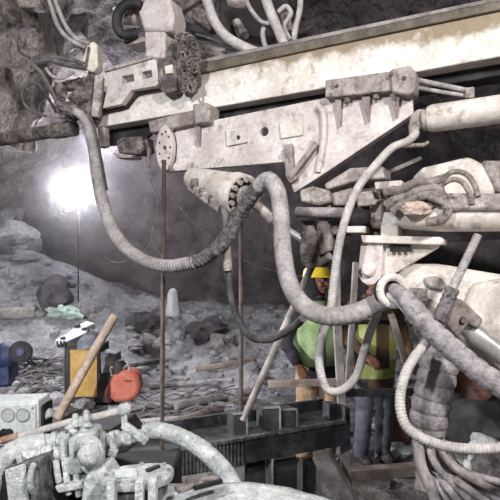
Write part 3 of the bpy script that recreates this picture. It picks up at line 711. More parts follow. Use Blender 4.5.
MB().bar(P(356, 262, 3.7), P(348, 388, 3.66), .04, .04).build('brace', M['rail_grey'], rl, .004)
MB().bar(P(338, 322, 3.7), P(400, 322, 3.7), .04, .03).build('rail', M['dark_steel'], rl, .004)
tag(MB().bar(P(391, 314, 3.0), P(409, 372, 3.0), .035, .03).build('steel_bar', M['rail_brown'], bevel=.003), 'slanting brown steel bar right of the yellow vest', 'bar')
tag(MB().bar(P(428, 333, 2.5), P(409, 364, 2.5), .02, .02).build('steel_bar', M['rail_grey'], bevel=.003), 'short pale bar slanting under the thick ribbed hose', 'bar')
pk = thing('plank', 'grey timber plank lying on the mud before the feet of the worker in jeans', 'plank', P(385, 468, 4.4))
q0, q1 = P(348, 470, 4.3), P(428, 460, 4.42)
q0.z = q1.z = .045
MB().bar(q0, q1, .09, .09).build('board', M['rail_brown'], pk, .006)

# ------------------------------------------------------------------ black steel bumper
C = Plane(347, 3.5, 125, 2.92)
bp_ = thing('steel_bumper', 'long black steel bumper beam with a ribbed left half in the lower middle', 'bumper', C(240, 480, .1))
quad_prism(MB(), C, [(245, 441), (347, 422), (348, 445), (246, 464)], .03, .0).build('face_plate', M['steel_black'], bp_, .004)
# waisted right end as in the photo
quad_prism(MB(), C, [(345, 407), (350, 408), (351, 446), (346, 448)], .16, -.01).build('end_plate', M['steel_black'], bp_, .003)
quad_prism(MB(), C, [(60, 470), (245, 438), (245, 466), (150, 482), (60, 498)], .04, .02).build('ribbed_plate', M['rib_grey'], bp_, .003)
for i in range(34):
    x = 118+i*3.75; y0 = 470-(x-60)*.173; y1 = y0+27
    MB().prism([C(x, y0, -.0), C(x+1.6, y0, -.0), C(x+1.6, y1, -.0), C(x, y1, -.0)], C.n*.04).build('rib', M['rib_grey'], bp_)
mb = MB(); q = [C(60, 468), C(347, 420)]
mb.prism([q[0], q[1], q[1]+C.n*.30, q[0]+C.n*.30], Vector((0, 0, -.02))); mb.build('top_plate', M['steel_black'], bp_)
mb = MB(); mb.bar(q[0]+C.n*.29+Vector((0, 0, .03)), q[1]+C.n*.29+Vector((0, 0, .03)), .03, .07); mb.build('rear_rail', M['steel_black'], bp_, .003)
mb = MB(); mb.bar(C(180, 449, .01), C(345, 421, .01), .04, .02); mb.build('top_angle', M['rib_grey'], bp_, .003)
for x0, x1, y0, y1 in ((233, 247, 414, 438), (263, 280, 408, 430), (283, 297, 410, 428)):
    dd = C.d(x0)+.08
    mb = MB(); mb.prism([P(x0, y0, dd), P(x1, y0-1, dd), P(x1, y1, dd), P(x0, y1, dd)], C.n*.10); mb.build('square_stub', M['steel_black'], bp_, .004)
    mb = MB(); mb.bar(P(x0, y0, dd-.005), P(x1, y0-1, dd-.005), .012, .012); mb.bar(P(x1, y0, dd-.005), P(x1, y1, dd-.005), .012, .012); mb.build('stub_edge', M['rail_grey'], bp_)
quad_prism(MB(), C, [(329, 404), (337, 404), (337, 424), (329, 425)], .08, .05).build('lug', M['steel_black'], bp_, .004)
for x0, x1 in ((247, 266), (276, 297), (299, 316)):
    a = C(x0, 460, .1); b = C(x1, 457, .1)
    MB().prism([a, b, Vector((b.x, b.y, .0)), Vector((a.x, a.y, .0))], C.n*.04).build('leg_plate', M['steel_black'], bp_, .004)
    MB().prism([b, b+(b-a).normalized()*.012, Vector((b.x, b.y, 0))+(b-a).normalized()*.012, Vector((b.x, b.y, .0))], C.n*.05-C.n*.1).build('leg_edge', M['rail_grey'], bp_)
tag(MB().prism([P(x, y, 3.35) for x, y in ((312, 459), (328, 455), (366, 520), (345, 522))], Vector((.02, .06, .02))).build('steel_plate', M['rail_grey'], bevel=.004), 'grey slanting steel plate under the right end of the black bumper', 'plate')

# ------------------------------------------------------------------ lower left hydraulics
vm = thing('valve_manifold', 'white dusted hydraulic valve manifold with elbows in the lower left', 'valve', P(80, 480, 1.95))
BANDS = [(0, .9), (.30, .9), (.32, 1.15), (.46, 1.15), (.48, .95), (.56, .95), (.58, 1.18), (.72, 1.18), (.74, .9), (1, .9)]
def pipe(name, a, b, r): return MB().lathe(a, b, [(t, r*k) for t, k in BANDS]).build(name, M['pale_dust'], vm)
pipe('upper_pipe', P(40, 441, 1.95), P(76, 439, 1.97), .026)
pipe('lower_pipe', P(22, 457, 1.88), P(62, 453, 1.92), .027)
for x0, x1, y0, y1 in ((59, 64, 440, 464), (68, 74, 440, 466)):
    MB().prism([P(x, y, 1.88) for x, y in ((x0, y0), (x1, y0-1), (x1+1, y1), (x0+1, y1))], Vector((0, .07, 0))).build('flange_plate', M['pale_dust'], vm, .006)
MB().prism([P(x, y, 1.95) for x, y in ((58, 444), (76, 442), (76, 466), (60, 466))], Vector((0, .06, 0))).build('core', M['grime'], vm, .006)
MB().prism([P(x, y, 1.90) for x, y in ((73, 435), (92, 433), (95, 440), (92, 446), (74, 447))], Vector((0, .12, 0))).build('body', M['pale_dust'], vm, .012)
mb = MB(); mb.tube(catmull([P(78, 446, 1.9), P(86, 444, 1.87), P(93, 448, 1.85), P(95, 457, 1.85), P(91, 466, 1.87)], 6), [.022+.012*min(1, k/8) for k in range(25)], 14); mb.build('elbow', M['pale_dust'], vm)
MB().lathe(P(84, 455, 1.83), P(96, 454, 1.80), [(0, .03), (.2, .037), (.6, .037), (.85, .030), (1, .014)]).build('elbow_cap', M['pale_dust'], vm)
MB().cyl(P(81, 452, 1.80), P(85, 453, 1.84), .014).build('port', M['dark_steel'], vm)
MB().prism([P(x, y, 1.86) for x, y in ((60, 462), (80, 460), (82, 474), (72, 476), (62, 474))], Vector((0, .07, 0))).build('lower_body', M['pale_dust'], vm, .008)
for x, y in ((56, 466), (66, 478), (76, 480)):
    MB().tube(catmull([P(x, y-6, 1.87), P(x+1, y+4, 1.86), P(x+3, y+16, 1.86)], 5), .011, 8).build('small_pipe', M['pale_dust'], vm)
MB().prism([P(x, y, 1.84) for x, y in ((54, 487), (80, 483), (84, 489), (58, 494))], Vector((0, .08, 0))).build('foot', M['pale_dust'], vm, .006)
pipe('outlet_pipe', P(99, 441, 2.0), P(142, 436, 2.05), .027)
MB().lathe(P(97, 441, 2.0), P(106, 440, 2.01), [(0, .02), (.3, .034), (.8, .034), (1, .026)]).build('outlet_nut', M['pale_dust'], vm)
mb = MB(); mb.bar(P(111, 432, 1.97), P(115, 453, 1.97), .022, .03); mb.build('tap_handle', M['pale_dust'], vm, .005)
mb = MB(); mb.bar(P(109, 451, 1.965), P(117, 454, 1.965), .022, .03); mb.build('tap_end', M['pale_dust'], vm, .005)
mb = MB(); mb.bar(P(124, 412, 2.02), P(125, 428, 2.02), .022, .022); mb.build('lever_link', M['pale_dust'], vm, .005)
mb = MB(); mb.bar(P(123, 424, 2.02), P(147, 442, 2.02), .026, .03); mb.build('lever', M['pale_dust'], vm, .006)
for k, (x, y) in enumerate(((70, 427), (76, 424), (82, 423), (87, 426), (73, 431), (84, 430))):
    MB().rock(P(x, y, 1.95), (.016, .014, .014), 2, .5, k+90).build('fitting', M['pale_dust'], vm, angle=30)
MB().prism([P(x, y, 2.12) for x, y in ((20, 462), (100, 446), (108, 500), (20, 510))], Vector((0, .05, 0))).build('back_plate', M['dark_steel'], vm, .006)
lr = thing('lever_rod', 'long dusty control rod with a rusty left tip across the lower left', 'rod', P(65, 426, 2.0))
MB().tube([P(4, 440, 1.94), P(30, 433, 1.95), P(70, 422, 1.98), P(100, 416, 2.0), P(126, 409, 2.02)], [.011, .012, .013, .014, .015], 12).build('rod', M['hose_pale'], lr)
MB().tube([P(2, 440.5, 1.935), P(18, 436, 1.94)], .0135, 12).build('rusty_tip', M['rust_tip'], lr)
MB().lathe(P(118, 411, 2.01), P(130, 408, 2.03), [(0, .015), (.2, .021), (.8, .021), (1, .015)]).build('rod_end', M['pale_dust'], lr)
for x in (73, 84):
    MB().lathe(P(x, 421.5-(x-73)*.28, 1.975), P(x+6, 420-(x-73)*.28, 1.98), [(0, .02), (.2, .026), (.8, .026), (1, .02)]).build('clamp', M['pale_dust'], lr)
hose('hydraulic_hose', 'thick white dusted hose bending in from the lower left edge', [(-14, 500, 1.8), (-6, 474, 1.84), (8, 456, 1.88), (24, 447, 1.92), (44, 443, 1.95)], .036, 'pale_dust', .03, .03, 14)
hose('hydraulic_hose', 'thick white hose arching from the manifold down over the black bumper', [(143, 432, 2.1), (160, 431, 2.1), (180, 437, 2.06), (200, 448, 2.0), (218, 464, 1.94), (232, 484, 1.86), (240, 512, 1.8)], .032, 'pale_dust', .03, .03, 14)
jb = thing('junction_box', 'white dusted metal box with a handle at the lower left edge', 'box', P(30, 500, 1.85))
mb = MB(); mb.prism([P(x, y, 1.8) for x, y in ((4, 470), (22, 464), (28, 520), (10, 520))], Vector((0, .0, 0))+Vector((.01, .01, 0))); mb.build('front_cover', M['pale_dust'], jb, .004)
mb = MB(); mb.prism([P(x, y, 1.815) for x, y in ((4, 469), (22, 463), (40, 458), (46, 520), (10, 520))], Vector((.03, .14, 0))); mb.build('case', M['rib_grey'], jb, .006)
MB().tube(catmull([P(34, 464, 1.79), P(31, 472, 1.77), P(30, 484, 1.77), P(33, 492, 1.79)], 6), .010, 10).build('handle', M['pale_dust'], jb)
MB().bar(P(19, 455, 1.84), P(21, 464, 1.84), .02, .02).build('knob', M['pale_dust'], jb, .005)
gb = thing('gauge_panel', 'white gauge panel box with round dials at the left edge', 'panel', P(20, 440, 2.45))
d = 2.4
mb = MB(); mb.prism([P(x, y, d) for x, y in ((-30, 406), (35, 404), (36, 441), (-30, 445))], Vector((.0, .03, .0))); mb.build('front', M['panel_white'], gb, .004)
mb = MB(); mb.prism([P(x, y, d+.012) for x, y in ((-32, 402), (38, 400), (39, 444), (-32, 448))], Vector((.01, .12, 0))); mb.build('case', M['panel_white'], gb, .006)
mb = MB(); q = P(39.2, 405, d+.022)+Vector((.012, 0, 0)); mb.prism([q, q+Vector((.005, .10, 0)), q+Vector((.005, .10, -.15)), q+Vector((0, 0, -.15))], Vector((.006, 0, 0))); mb.build('side_plate', M['dark_steel'], gb)
for x in (-11, 8, 23):
    c = P(x, 415, d-.004)
    mb = MB(); mb.tube([c+Vector((math.cos(2*PI*k/28), 0, math.sin(2*PI*k/28)))*.027 for k in range(29)], .003, 6); fr = mb.build('gauge_rim', M['hose_grey'], gb)
    MB().cyl(c+Vector((0, -.001, 0)), c+Vector((0, .006, 0)), .026, seg=28).build('dial', M['gauge'], gb)
for x in (-8, 4, 9):
    c = P(x, 433, d-.002); MB().lathe(c, c-Vector((0, .02, 0)), [(0, .02), (.8, .018), (1, .012)], 16).build('knob', M['dark_steel'], gb)
for x, y in ((33, 408), (33, 436)):
    c = P(x, y, d-.001); MB().cyl(c, c-Vector((0, .004, 0)), .004, seg=8).build('screw', M['grey_plain'], gb)
MB().lathe(P(41, 418, 2.46), P(52, 412, 2.46), [(0, .014), (.3, .014), (.32, .02), (1, .02)]).build('spout', M['pale_dust'], gb)
# gearbox-like housing with oval lid
oc = thing('oval_housing', 'white dusted housing with a big oval lid at the bottom left', 'housing', P(138, 520, 1.72))
c = P(137.5, 475, 1.72); rx, ry = .098, .068
def oval(k, s=1, z=0):
    a = 2*PI*k/48; x = math.cos(a); y = math.sin(a)
    x = math.copysign(abs(x)**.75, x); y = math.copysign(abs(y)**.8, y)
    return c+Vector((x*rx*s, y*ry*s, z+x*.008))*1
lid = MB().loops([[oval(k, s, z) for k in range(48)] for s, z in ((1.13, -.018), (1.15, -.012), (1.15, 0), (1.1, .006))]).build('lid', M['pale_dust'], oc)
MB().loops([[oval(k, s, z) for k in range(48)] for s, z in ((.95, -.3), (.95, -.018))]).build('barrel', M['rib_grey'], oc)
for k in range(0, 48, 6):
    q = oval(k, 1.0, .004); MB().cyl(q, q+Vector((0, 0, .008)), .007, seg=6).build('bolt', M['hose_grey'], oc)
mb = MB(); mb.box(c+Vector((-.035, -.01, .01)), Vector((.032, .008, 0)), Vector((-.006, .022, 0)), Vector((0, 0, .004))); mb.build('name_plate', M['panel_white'], oc)
mb = MB(); mb.bar(c+Vector((.03, .0, .014)), c+Vector((.062, .035, .014)), .014, .01); mb.build('latch', M['dark_steel'], oc)
for x in (112, 140, 153):
    q = P(x, 484, 1.635); MB().box(q-Vector((0, 0, .06)), Vector((.012, 0, 0)), Vector((0, .02, 0)), Vector((0, 0, .075))).build('rib', M['pale_dust'], oc, .003)
mb = MB(); mb.prism([P(x, y, 1.78) for x, y in ((84, 478), (104, 468), (112, 480), (108, 520), (78, 520))], Vector((0, .12, 0))); mb.build('side_web', M['pale_dust'], oc, .01)
# front hood
hd = thing('hood', 'white dusted machine hood along the bottom edge right of the oval lid', 'hood', P(245, 515, 1.65))
rows = []
for j in range(13):
    t = j/12; y = 1.5+.26*t
    row = []
    for i in range(25):
        px = 158+i*8.2
        top = [(150, 488), (165, 484), (200, 482), (250, 482), (290, 487), (330, 499), (370, 515)]
        for (a0, b0), (a1, b1) in zip(top, top[1:]):
            if px <= a1: py = b0+(b1-b0)*(px-a0)/(a1-a0); break
        p = P(px, py, 1.76); p.y = y
        p.z -= .11*(1-math.sin(PI/2*t))
        p.z += noise.noise(Vector((p.x*14, p.y*14, 2)))*.004
        row.append(p)
    rows.append(row)
mb = MB(); bm = mb.bm; VR = [[bm.verts.new(p) for p in r_] for r_ in rows]
for a_, b_ in zip(VR, VR[1:]):
    for i in range(24): bm.faces.new((a_[i], a_[i+1], b_[i+1], b_[i]))
o = mb.build('shell', M['pale_dust'], hd, angle=60); sm = o.modifiers.new('s', 'SOLIDIFY'); sm.thickness = .02
mb = MB(); mb.bar(P(176, 490, 1.62), P(216, 478, 1.68), .03, .014); mb.build('hinge', M['grime'], hd, .003)
mb = MB(); mb.bar(P(194, 488, 1.62), P(222, 481, 1.66), .012, .012); mb.build('hinge_pin', M['dark_steel'], hd)
# dark chassis under the hydraulics
cs = thing('machine_chassis', 'dark machine chassis behind and below the white dusted manifold', 'chassis', P(90, 500, 2.3))
cs.location.z = 0; ORG[cs.name] = Matrix.Translation(-cs.location)
MB().abox(-1.3, -.32, 1.78, 2.6, .0, .86).build('body', M['dark_steel'], cs, .02)
MB().abox(-.55, .5, 1.55, 1.95, .0, .92).build('bonnet_support', M['dark_steel'], cs, .02)
MB().prism([P(x, y, 2.35) for x, y in ((58, 446), (75, 432), (112, 430), (128, 452), (60, 470))], Vector((.05, .25, 0))).build('bulkhead', M['dark_steel'], cs, .01)

# ------------------------------------------------------------------ equipment on the floor at left
def gz_(px, py): return on_pile(px, py)
D = 6.35
ge = thing('generator', 'yellow panelled generator in a black frame on the debris behind the leaning pole', 'generator', P(84, 404, D))
MB().prism([P(x, y, D) for x, y in ((64, 346), (100, 346), (100, 404), (64, 404))], Vector((.0, .42, 0))).build('case', M['black_frame'], ge, .02)
MB().prism([P(x, y, D-.02) for x, y in ((70, 350), (97, 350), (97, 397), (70, 397))], Vector((0, .04, 0))).build('yellow_panel', M['yellow_panel'], ge, .006)
MB().prism([P(x, y, D-.01) for x, y in ((97, 374), (112, 374), (112, 403), (97, 403))], Vector((0, .3, 0))).build('side_box', M['black_frame'], ge, .01)
MB().prism([P(x, y, D+.02) for x, y in ((100, 352), (116, 354), (117, 372), (101, 374))], Vector((0, .25, 0))).build('control_box', M['grey_plain'], ge, .01)
MB().prism([P(x, y, D-.01) for x, y in ((105, 357), (113, 358), (113, 366), (105, 366))], Vector((0, .02, 0))).build('cover_plate', M['rail_grey'], ge, .003)
tc_ = thing('tool_case', 'white case with black corners lying on top of the yellow generator', 'case', P(72, 346, D+.1))
MB().prism([P(x, y, D-.02) for x, y in ((55, 340), (66, 334), (77, 325), (86, 327), (87, 333), (78, 337), (67, 342), (55, 346))], Vector((0, .36, 0))).build('shell', M['white_plain'], tc_, .015)
MB().prism([P(x, y, D+.0) for x, y in ((56, 345), (68, 341), (80, 336), (88, 334), (88, 347), (57, 348))], Vector((0, .34, 0))).build('lower_shell', M['black_frame'], tc_, .015)
for x, y, s in ((77, 326, .03), (84, 329, .022), (63, 338, .022)):
    MB().box(P(x, y, D-.03), Vector((s, 0, .005)), Vector((0, .03, 0)), Vector((-.004, 0, s*.6))).build('corner_guard', M['black_frame'], tc_, .008)
for x in (57, 60.5, 64):
    MB().bar(P(x, 341, D-.03), P(x+.6, 346, D-.03), .018, .014).build('vent_slot', M['black_frame'], tc_)
hm = MB(); hm.lathe(P(90, 347, D+.1), P(88, 328, D+.1), [(0, .16), (.3, .155), (.6, .12), (.85, .07), (1, .015)])
tag(hm.build('rubber_bucket', M['grey_plain']), 'dark grey upturned rubber bucket beside the white case on the generator', 'bucket')
oo = thing('orange_case', 'rounded orange plastic case standing on the debris right of the generator', 'case', P(124, 404, 6.3))
pts = [(109, 384), (112, 376), (120, 371), (132, 370), (138, 376), (140, 388), (137, 398), (130, 402), (114, 404), (109, 398)]
MB().prism([P(x, y, 6.25) for x, y in pts], Vector((0, .24, 0))).build('body', M['orange'], oo, .05)
MB().tube(catmull([P(112, 376, 6.3), P(111, 367, 6.3), P(120, 371, 6.3), P(128, 365, 6.3), P(131, 372, 6.3)], 6), .014, 8).build('handle', M['rail_grey'], oo)
MB().lathe(P(119, 372, 6.36), P(119, 360, 6.36), [(0, .1), (.6, .09), (1, .05)]).build('cap', M['black_frame'], oo)
MB().tube(catmull([P(109, 386, 6.26), P(106, 393, 6.22), P(108, 402, 6.24)], 6), .016, 8).build('strap', M['mark'], oo)
mb = MB()
for i, (x, w) in enumerate(((125, 1.2), (127, 1), (129, 1.3), (131.2, .9))):
    mb.box(P(x, 381, 6.243), Vector((w*.005, 0, 0)), Vector((0, .004, 0)), Vector((0, 0, .007+.003*(i % 2))))
mb.build('mark', M['mark'], oo)
bm_ = thing('blue_motor', 'blue electric motor with a black pulley at the left edge', 'motor', P(12, 386, 6.9))
MB().lathe(P(-16, 362, 7.0), P(15, 352, 6.9), [(0, .12), (.1, .16), (.85, .16), (1, .1)]).build('body', M['blue'], bm_)
MB().prism([P(x, y, 6.85) for x, y in ((-20, 362), (8, 360), (9, 385), (-20, 390))], Vector((0, .3, 0))).build('base', M['blue'], bm_, .015)
MB().lathe(P(20, 352, 6.72), P(22, 352, 6.95), [(0, .09), (.1, .135), (.3, .135), (.45, .10), (.6, .135), (.9, .135), (1, .08)]).build('pulley', M['black_frame'], bm_)
MB().lathe(P(20, 352, 6.70), P(20.5, 352, 6.76), [(0, .045), (1, .045)]).build('hub', M['blue'], bm_)

tag(MB().tube([P(57, 419, 5.75), P(75, 386, 5.9), P(96, 348, 6.05), P(115, 316, 6.2)], [.05, .048, .05, .046], 12).build('wooden_pole', M['wood']), 'weathered wooden pole leaning across the yellow generator', 'pole')
# lying pipe, sheet, debris sticks
q0, q1 = on_pile(-6, 319), on_pile(36, 317); q1.y = q0.y+.05
lp = MB(); lp.lathe(q0+Vector((0, -.05, .07)), q1+Vector((0, 0, .07)), [(0, .085), (.97, .085), (1, .07)])
tag(lp.build('lying_pipe', M['rail_grey']), 'thick grey pipe lying on the slope at the left edge', 'pipe')
q = on_pile(62, 316); mb = MB(); mb.rock(q+Vector((0, 0, .06)), (.26, .12, .10), 3, .9, 31)
tag(mb.build('plastic_sheet', M['pale_green'], angle=15), 'crumpled pale green plastic sheet on the slope above the generator', 'sheet')
q = on_pile(80, 318); mb = MB(); mb.bar(q+Vector((-.14, 0, .04)), q+Vector((.2, .1, .14)), .1, .08)
tag(mb.build('timber_offcut', M['rail_grey'], bevel=.01), 'short pale timber offcut right of the pale green sheet', 'timber')
sticks = [((108, 413), (205, 404), .04, 'rail_grey', 'long pale pipe lying on the debris right of the orange case'),
          ((168, 428), (246, 404), .045, 'rail_brown', 'brownish pole lying on the debris behind the black bumper'),
          ((176, 410), (250, 394), .05, 'rail_grey', 'thick pale hose length lying between the two upright rods'),
          ((196, 372), (262, 362), .04, 'rail_brown', 'dusty pole lying on the slope behind the second upright rod'),
          ((4, 378), (58, 392), .03, 'hose_dark', 'dark thin pipe lying below the blue motor'),
          ((10, 398), (62, 380), .03, 'rail_grey', 'thin grey stick lying left of the generator'),
          ((32, 360), (56, 400), .025, 'hose_dark', 'short dark stick propped left of the generator'),
          ((112, 372), (160, 362), .03, 'hose_dark', 'thin dark pipe lying behind the orange case'),
          ((150, 388), (232, 382), .03, 'hose_grey', 'thin grey hose length lying on the bright rubble patch'),
          ((140, 424), (196, 420), .03, 'hose_grey', 'short grey pipe lying behind the white arching hose'),
          ((200, 424), (240, 414), .03, 'hose_dark', 'short dark pipe lying left of the square steel stub')]
for (a0, b0), (a1, b1), r_, m_, lb in sticks:
    a, b = on_pile(a0, b0), on_pile(a1, b1)
    mid = on_pile((a0+a1)/2, (b0+b1)/2)
    z = Vector((0, 0, r_*.8))
    c = resample(catmull([a+z, mid+z*1.1, b+z], 8), .08)
    tag(MB().tube(c, [r_*(1+.1*noise.noise(p*7)) for p in c], 10).build('debris_pipe' if 'pipe' in lb else ('hose_length' if 'hose' in lb else 'stick'), M[m_]), lb, 'pipe' if 'pipe' in lb else ('hose' if 'hose' in lb else 'stick'), 'pipes and sticks lying on the debris')
# tangled thin roots/wire: uncountable
mb = MB()
for i in range(90):
    px = random.uniform(5, 60) if i < 60 else random.uniform(110, 290); py = random.uniform(362, 402) if i < 60 else random.uniform(392, 424)
    a = on_pile(px, py); an = random.uniform(-.5, .5); L_ = random.uniform(.2, .6)
    b = a+Vector((math.cos(an)*L_, math.sin(an)*L_*.6, random.uniform(-.02, .12)))
    mb.tube(catmull([a, (a+b)/2+Vector((0, 0, random.uniform(.02, .1))), b], 4), random.uniform(.006, .014), 6)
tag(mb.build('debris_tangle', M['hose_dark']), 'tangle of thin grey sticks and wire strewn over the floor', 'debris', kind='stuff')
# thin wires
hose('cable', 'very thin wire sagging across the dark rock face behind the upright rods', [(166, 190, 6.5), (190, 218, 6.5), (222, 246, 6.5), (258, 266, 6.5), (300, 276, 6.5), (330, 276, 6.5)], .006, 'hose_dark', cat='wire', step=.06)
hose('cable', 'thin wire hanging in front of the dark face right of the sagging hose', [(150, 178, 6.2), (158, 205, 6.2), (152, 240, 6.2), (168, 262, 6.2)], .006, 'hose_dark', cat='wire', step=.06)
hose('cable', 'thin wire slanting from the floodlight towards the upright rod', [(92, 240, 7.5), (112, 262, 7.2), (140, 255, 6.9), (158, 232, 6.6)], .004, 'hose_dark', cat='wire', step=.06)

# ------------------------------------------------------------------ lower right heap
q = P(482, 438, 5.0); gq = Vector((q.x, 5.0, 0))
mb = MB(); mb.rock(gq+Vector((.0, .1, .62)), (.40, .34, .34), 4, .35, 51)
tag(remeshed('tarpaulin', mb, M['tarp'], thing('x', 'x', 'x', (0, 0, 0)), .02, 2), 'rusty brown tarpaulin heaped over a grey sack at the lower right', 'tarpaulin')
tarp = bpy.data.objects['tarpaulin']; dummy = tarp.parent; tarp.parent = None; tarp.matrix_parent_inverse = Matrix.Identity(4); bpy.data.objects.remove(dummy)
for v in tarp.data.vertices:
    p = v.co; v.co = p+Vector((0, -1, 0))*(.035*math.sin(p.x*14+p.z*9+3*noise.noise(p*3)))
mb = MB(); mb.rock(gq+Vector((-.06, .0, .26)), (.42, .34, .30), 4, .3, 52)
tag(mb.build('sack', M['sack'], angle=50), 'dark grey sack on the floor under the brown tarpaulin', 'sack')
for i, (x, y, rr, lb) in enumerate(((488, 452, (.17, .14, .15), 'white plastic bag beside the grey sack at the right edge'), (480, 466, (.13, .1, .08), 'small white plastic bag in front of the larger bag'), (402, 448, (.16, .12, .07), 'pale flat bag on the mud right of the jeans'), (448, 464, (.16, .12, .06), 'flat pale sheet of plastic left of the small white bag'))):
    d_ = 1.62*F/(y-250)*1.0
    q = P(x, y, d_); q.z = rr[2]*.7
    q = Vector(((x-250)/F*(H-q.z)*F/(y-250), (H-q.z)*F/(y-250), q.z))
    tag(MB().rock(q, rr, 3, .5, 60+i).build('plastic_bag' if i != 3 else 'plastic_sheet', M['bag'], angle=18), lb, 'bag' if i != 3 else 'sheet')
rq = P(399, 408, 4.9); rq_ = Vector((rq.x, 4.9, 0))
rc = thing('red_can', 'dark red fuel can standing on the floor right of the jeans', 'can', rq_)
MB().abox(rq_.x-.09, rq_.x+.09, 4.82, 4.98, 0.0, .50).build('body', M['tarp'], rc, .03)
MB().tube(catmull([rq_+Vector((-.06, 0, .49)), rq_+Vector((-.04, 0, .56)), rq_+Vector((.04, 0, .56)), rq_+Vector((.06, 0, .49))], 5), .013, 8).build('handle', M['tarp'], rc)
for i, (x, y, rr, lb) in enumerate(((440, 488, (.22, .18, .1), 'broad grey stone on the mud behind the fanned hoses'), (496, 478, (.2, .2, .16), 'grey stone at the right edge below the white bags'), (385, 486, (.08, .07, .04), 'small dark stone on the mud below the plank'))):
    d_ = H*F/(y-250)
    q = Vector(((x-250)/F*d_, d_, rr[2]*.5))
    tag(MB().rock(q, rr, 3, .4, 70+i).build('stone', M[('rock_pale', 'rock', 'rock_dark')[i]], angle=22), lb, 'rock')

# ------------------------------------------------------------------ workers
def limb(mb, chain, seg=14):
    for (p, r) in chain: mb.ball(p, r, 14)
    for (a, ra), (b, rb) in zip(chain, chain[1:]): mb.tube([a, b], [ra, rb], seg)
def stack(mb, rows, seg=24):
    """rows of (z, cy, rx, ry)"""
    mb.loops([[Vector((rx*math.cos(2*PI*k/seg), cy+ry*math.sin(2*PI*k/seg), z)) for k in range(seg)] for z, cy, rx, ry in rows])
V = Vector
def person(label, loc, rot, scale, torso_m, leg_m, vest_m, helmet, armpose, turn=0, hem=.80):
    root = thing('person', label, 'person', loc, 'workers behind the bumper')
    made = []
    SH = {1: V((.19, 0, 1.40)), -1: V((-.19, 0, 1.40))}
    HIP = {s: V((s*.095, 0, .90)) for s in (1, -1)}
    KN = {s: V((s*.105, -.02, .48)) for s in (1, -1)}
    AN = {s: V((s*.11, .02, .09)) for s in (1, -1)}
    EL = {s: V(armpose[s][0]) for s in (1, -1)}
    WR = {s: V(armpose[s][1]) for s in (1, -1)}
    # bare body: torso, limbs, neck, head with face, hands with fingers
    b = MB()
    stack(b, [(.84, 0, .13, .09), (.95, 0, .165, .11), (1.08, 0, .145, .10), (1.25, 0, .165, .11), (1.38, 0, .17, .10), (1.44, .01, .10, .07), (1.47, .01, .06, .055)])
    for s in (1, -1):
        limb(b, [(HIP[s], .085), (KN[s], .055), (AN[s], .038)])
        limb(b, [(AN[s], .038), (AN[s]+V((0, -.13, -.05)), .032)])
        limb(b, [(SH[s], .055), (EL[s], .042), (WR[s], .029)])
        fd = (WR[s]-EL[s]).normalized()
        side = fd.cross(V((0, 1, 0))).normalized()
        if side.length < .5: side = V((1, 0, 0))
        pal = side.cross(fd).normalized()
        if pal.x*s > 0: pal = -pal
        palm = WR[s]+fd*.05
        wv = pal.cross(fd).normalized()
        for w in (-.028, -.009, .009, .028): limb(b, [(WR[s]+wv*w*.5, .020), (palm+wv*w+fd*.03, .014)], 8)
        for k, (w, ln) in enumerate(((-.03, .062), (-.01, .076), (.01, .072), (.03, .058))):
            base = palm+wv*w+fd*.035
            k1 = base+fd*ln*.5+pal*.008; k2 = k1+(fd*.75+pal*.65).normalized()*ln*.3; k3 = k2+(fd*.35+pal*.9).normalized()*ln*.25
            limb(b, [(base, .0100), (k1, .0092), (k2, .0085), (k3, .0075)], 8)
        th = WR[s]+fd*.02-wv*.02
        limb(b, [(th, .014), (th+fd*.03-wv*.025+pal*.01, .0115), (th+fd*.055-wv*.03+pal*.02, .0095)], 8)
    limb(b, [(V((0, .01, 1.42)), .058), (V((0, 0, 1.53)), .054)])
    b.ball(V((0, .005, 1.635)), (.078, .095, .105), 24)
    b.ball(V((0, -.035, 1.575)), (.055, .052, .055), 16)           # jaw
    b.ball(V((0, -.068, 1.545)), (.024, .02, .018), 12)            # chin
    limb(b, [(V((0, -.088, 1.64)), .010), (V((0, -.107, 1.605)), .015)], 8)   # nose
    for s in (1, -1):
        b.ball(V((s*.016, -.096, 1.601)), (.01, .01, .008), 8)
        b.ball(V((s*.079, .012, 1.62)), (.010, .022, .034), 10)    # ears
        b.ball(V((s*.042, -.07, 1.605)), (.024, .02, .02), 10)     # cheeks
        limb(b, [(V((s*.015, -.087, 1.662)), .009), (V((s*.05, -.076, 1.664)), .008)], 8)  # brow
    limb(b, [(V((-.022, -.088, 1.572)), .007), (V((0, -.094, 1.574)), .009), (V((.022, -.088, 1.572)), .007)], 8)
    made.append(remeshed('body', b, M['skin'], root, .0075, 3))
    for s in (1, -1):
        e = MB(); e.ball(V((s*.031, -.080, 1.645)), (.012, .008, .008), 12); made.append(e.build('eye', M['eye'])); adopt(made[-1], root)
        e = MB(); e.ball(V((s*.031, -.087, 1.645)), (.006, .004, .006), 10); made.append(e.build('iris', M['hair'])); adopt(made[-1], root)
    e = MB(); limb(e, [(V((-.02, -.096, 1.570)), .003), (V((.02, -.096, 1.570)), .003)], 6); made.append(e.build('mouth', M['mark'])); adopt(made[-1], root)
    e = MB(); e.ball(V((0, .03, 1.645)), (.086, .086, .105), 20); e.ball(V((0, .03, 1.58)), (.078, .07, .07), 16)
    made.append(remeshed('hair', e, M['hair'], root, .012, 2))
    # jacket or shirt
    j = MB()
    stack(j, [(hem, 0, .19, .14), (.86, 0, .19, .14), (1.0, 0, .185, .14), (1.15, 0, .185, .14), (1.3, 0, .20, .14), (1.40, 0, .19, .12), (1.46, .005, .11, .085), (1.495, .005, .075, .072)])
    for s in (1, -1):
        limb(j, [(SH[s]+V((-s*.02, 0, 0)), .078), (SH[s].lerp(EL[s], .5), .068), (EL[s], .060), (EL[s].lerp(WR[s], .5), .054), (WR[s]-(WR[s]-EL[s]).normalized()*.02, .046)])
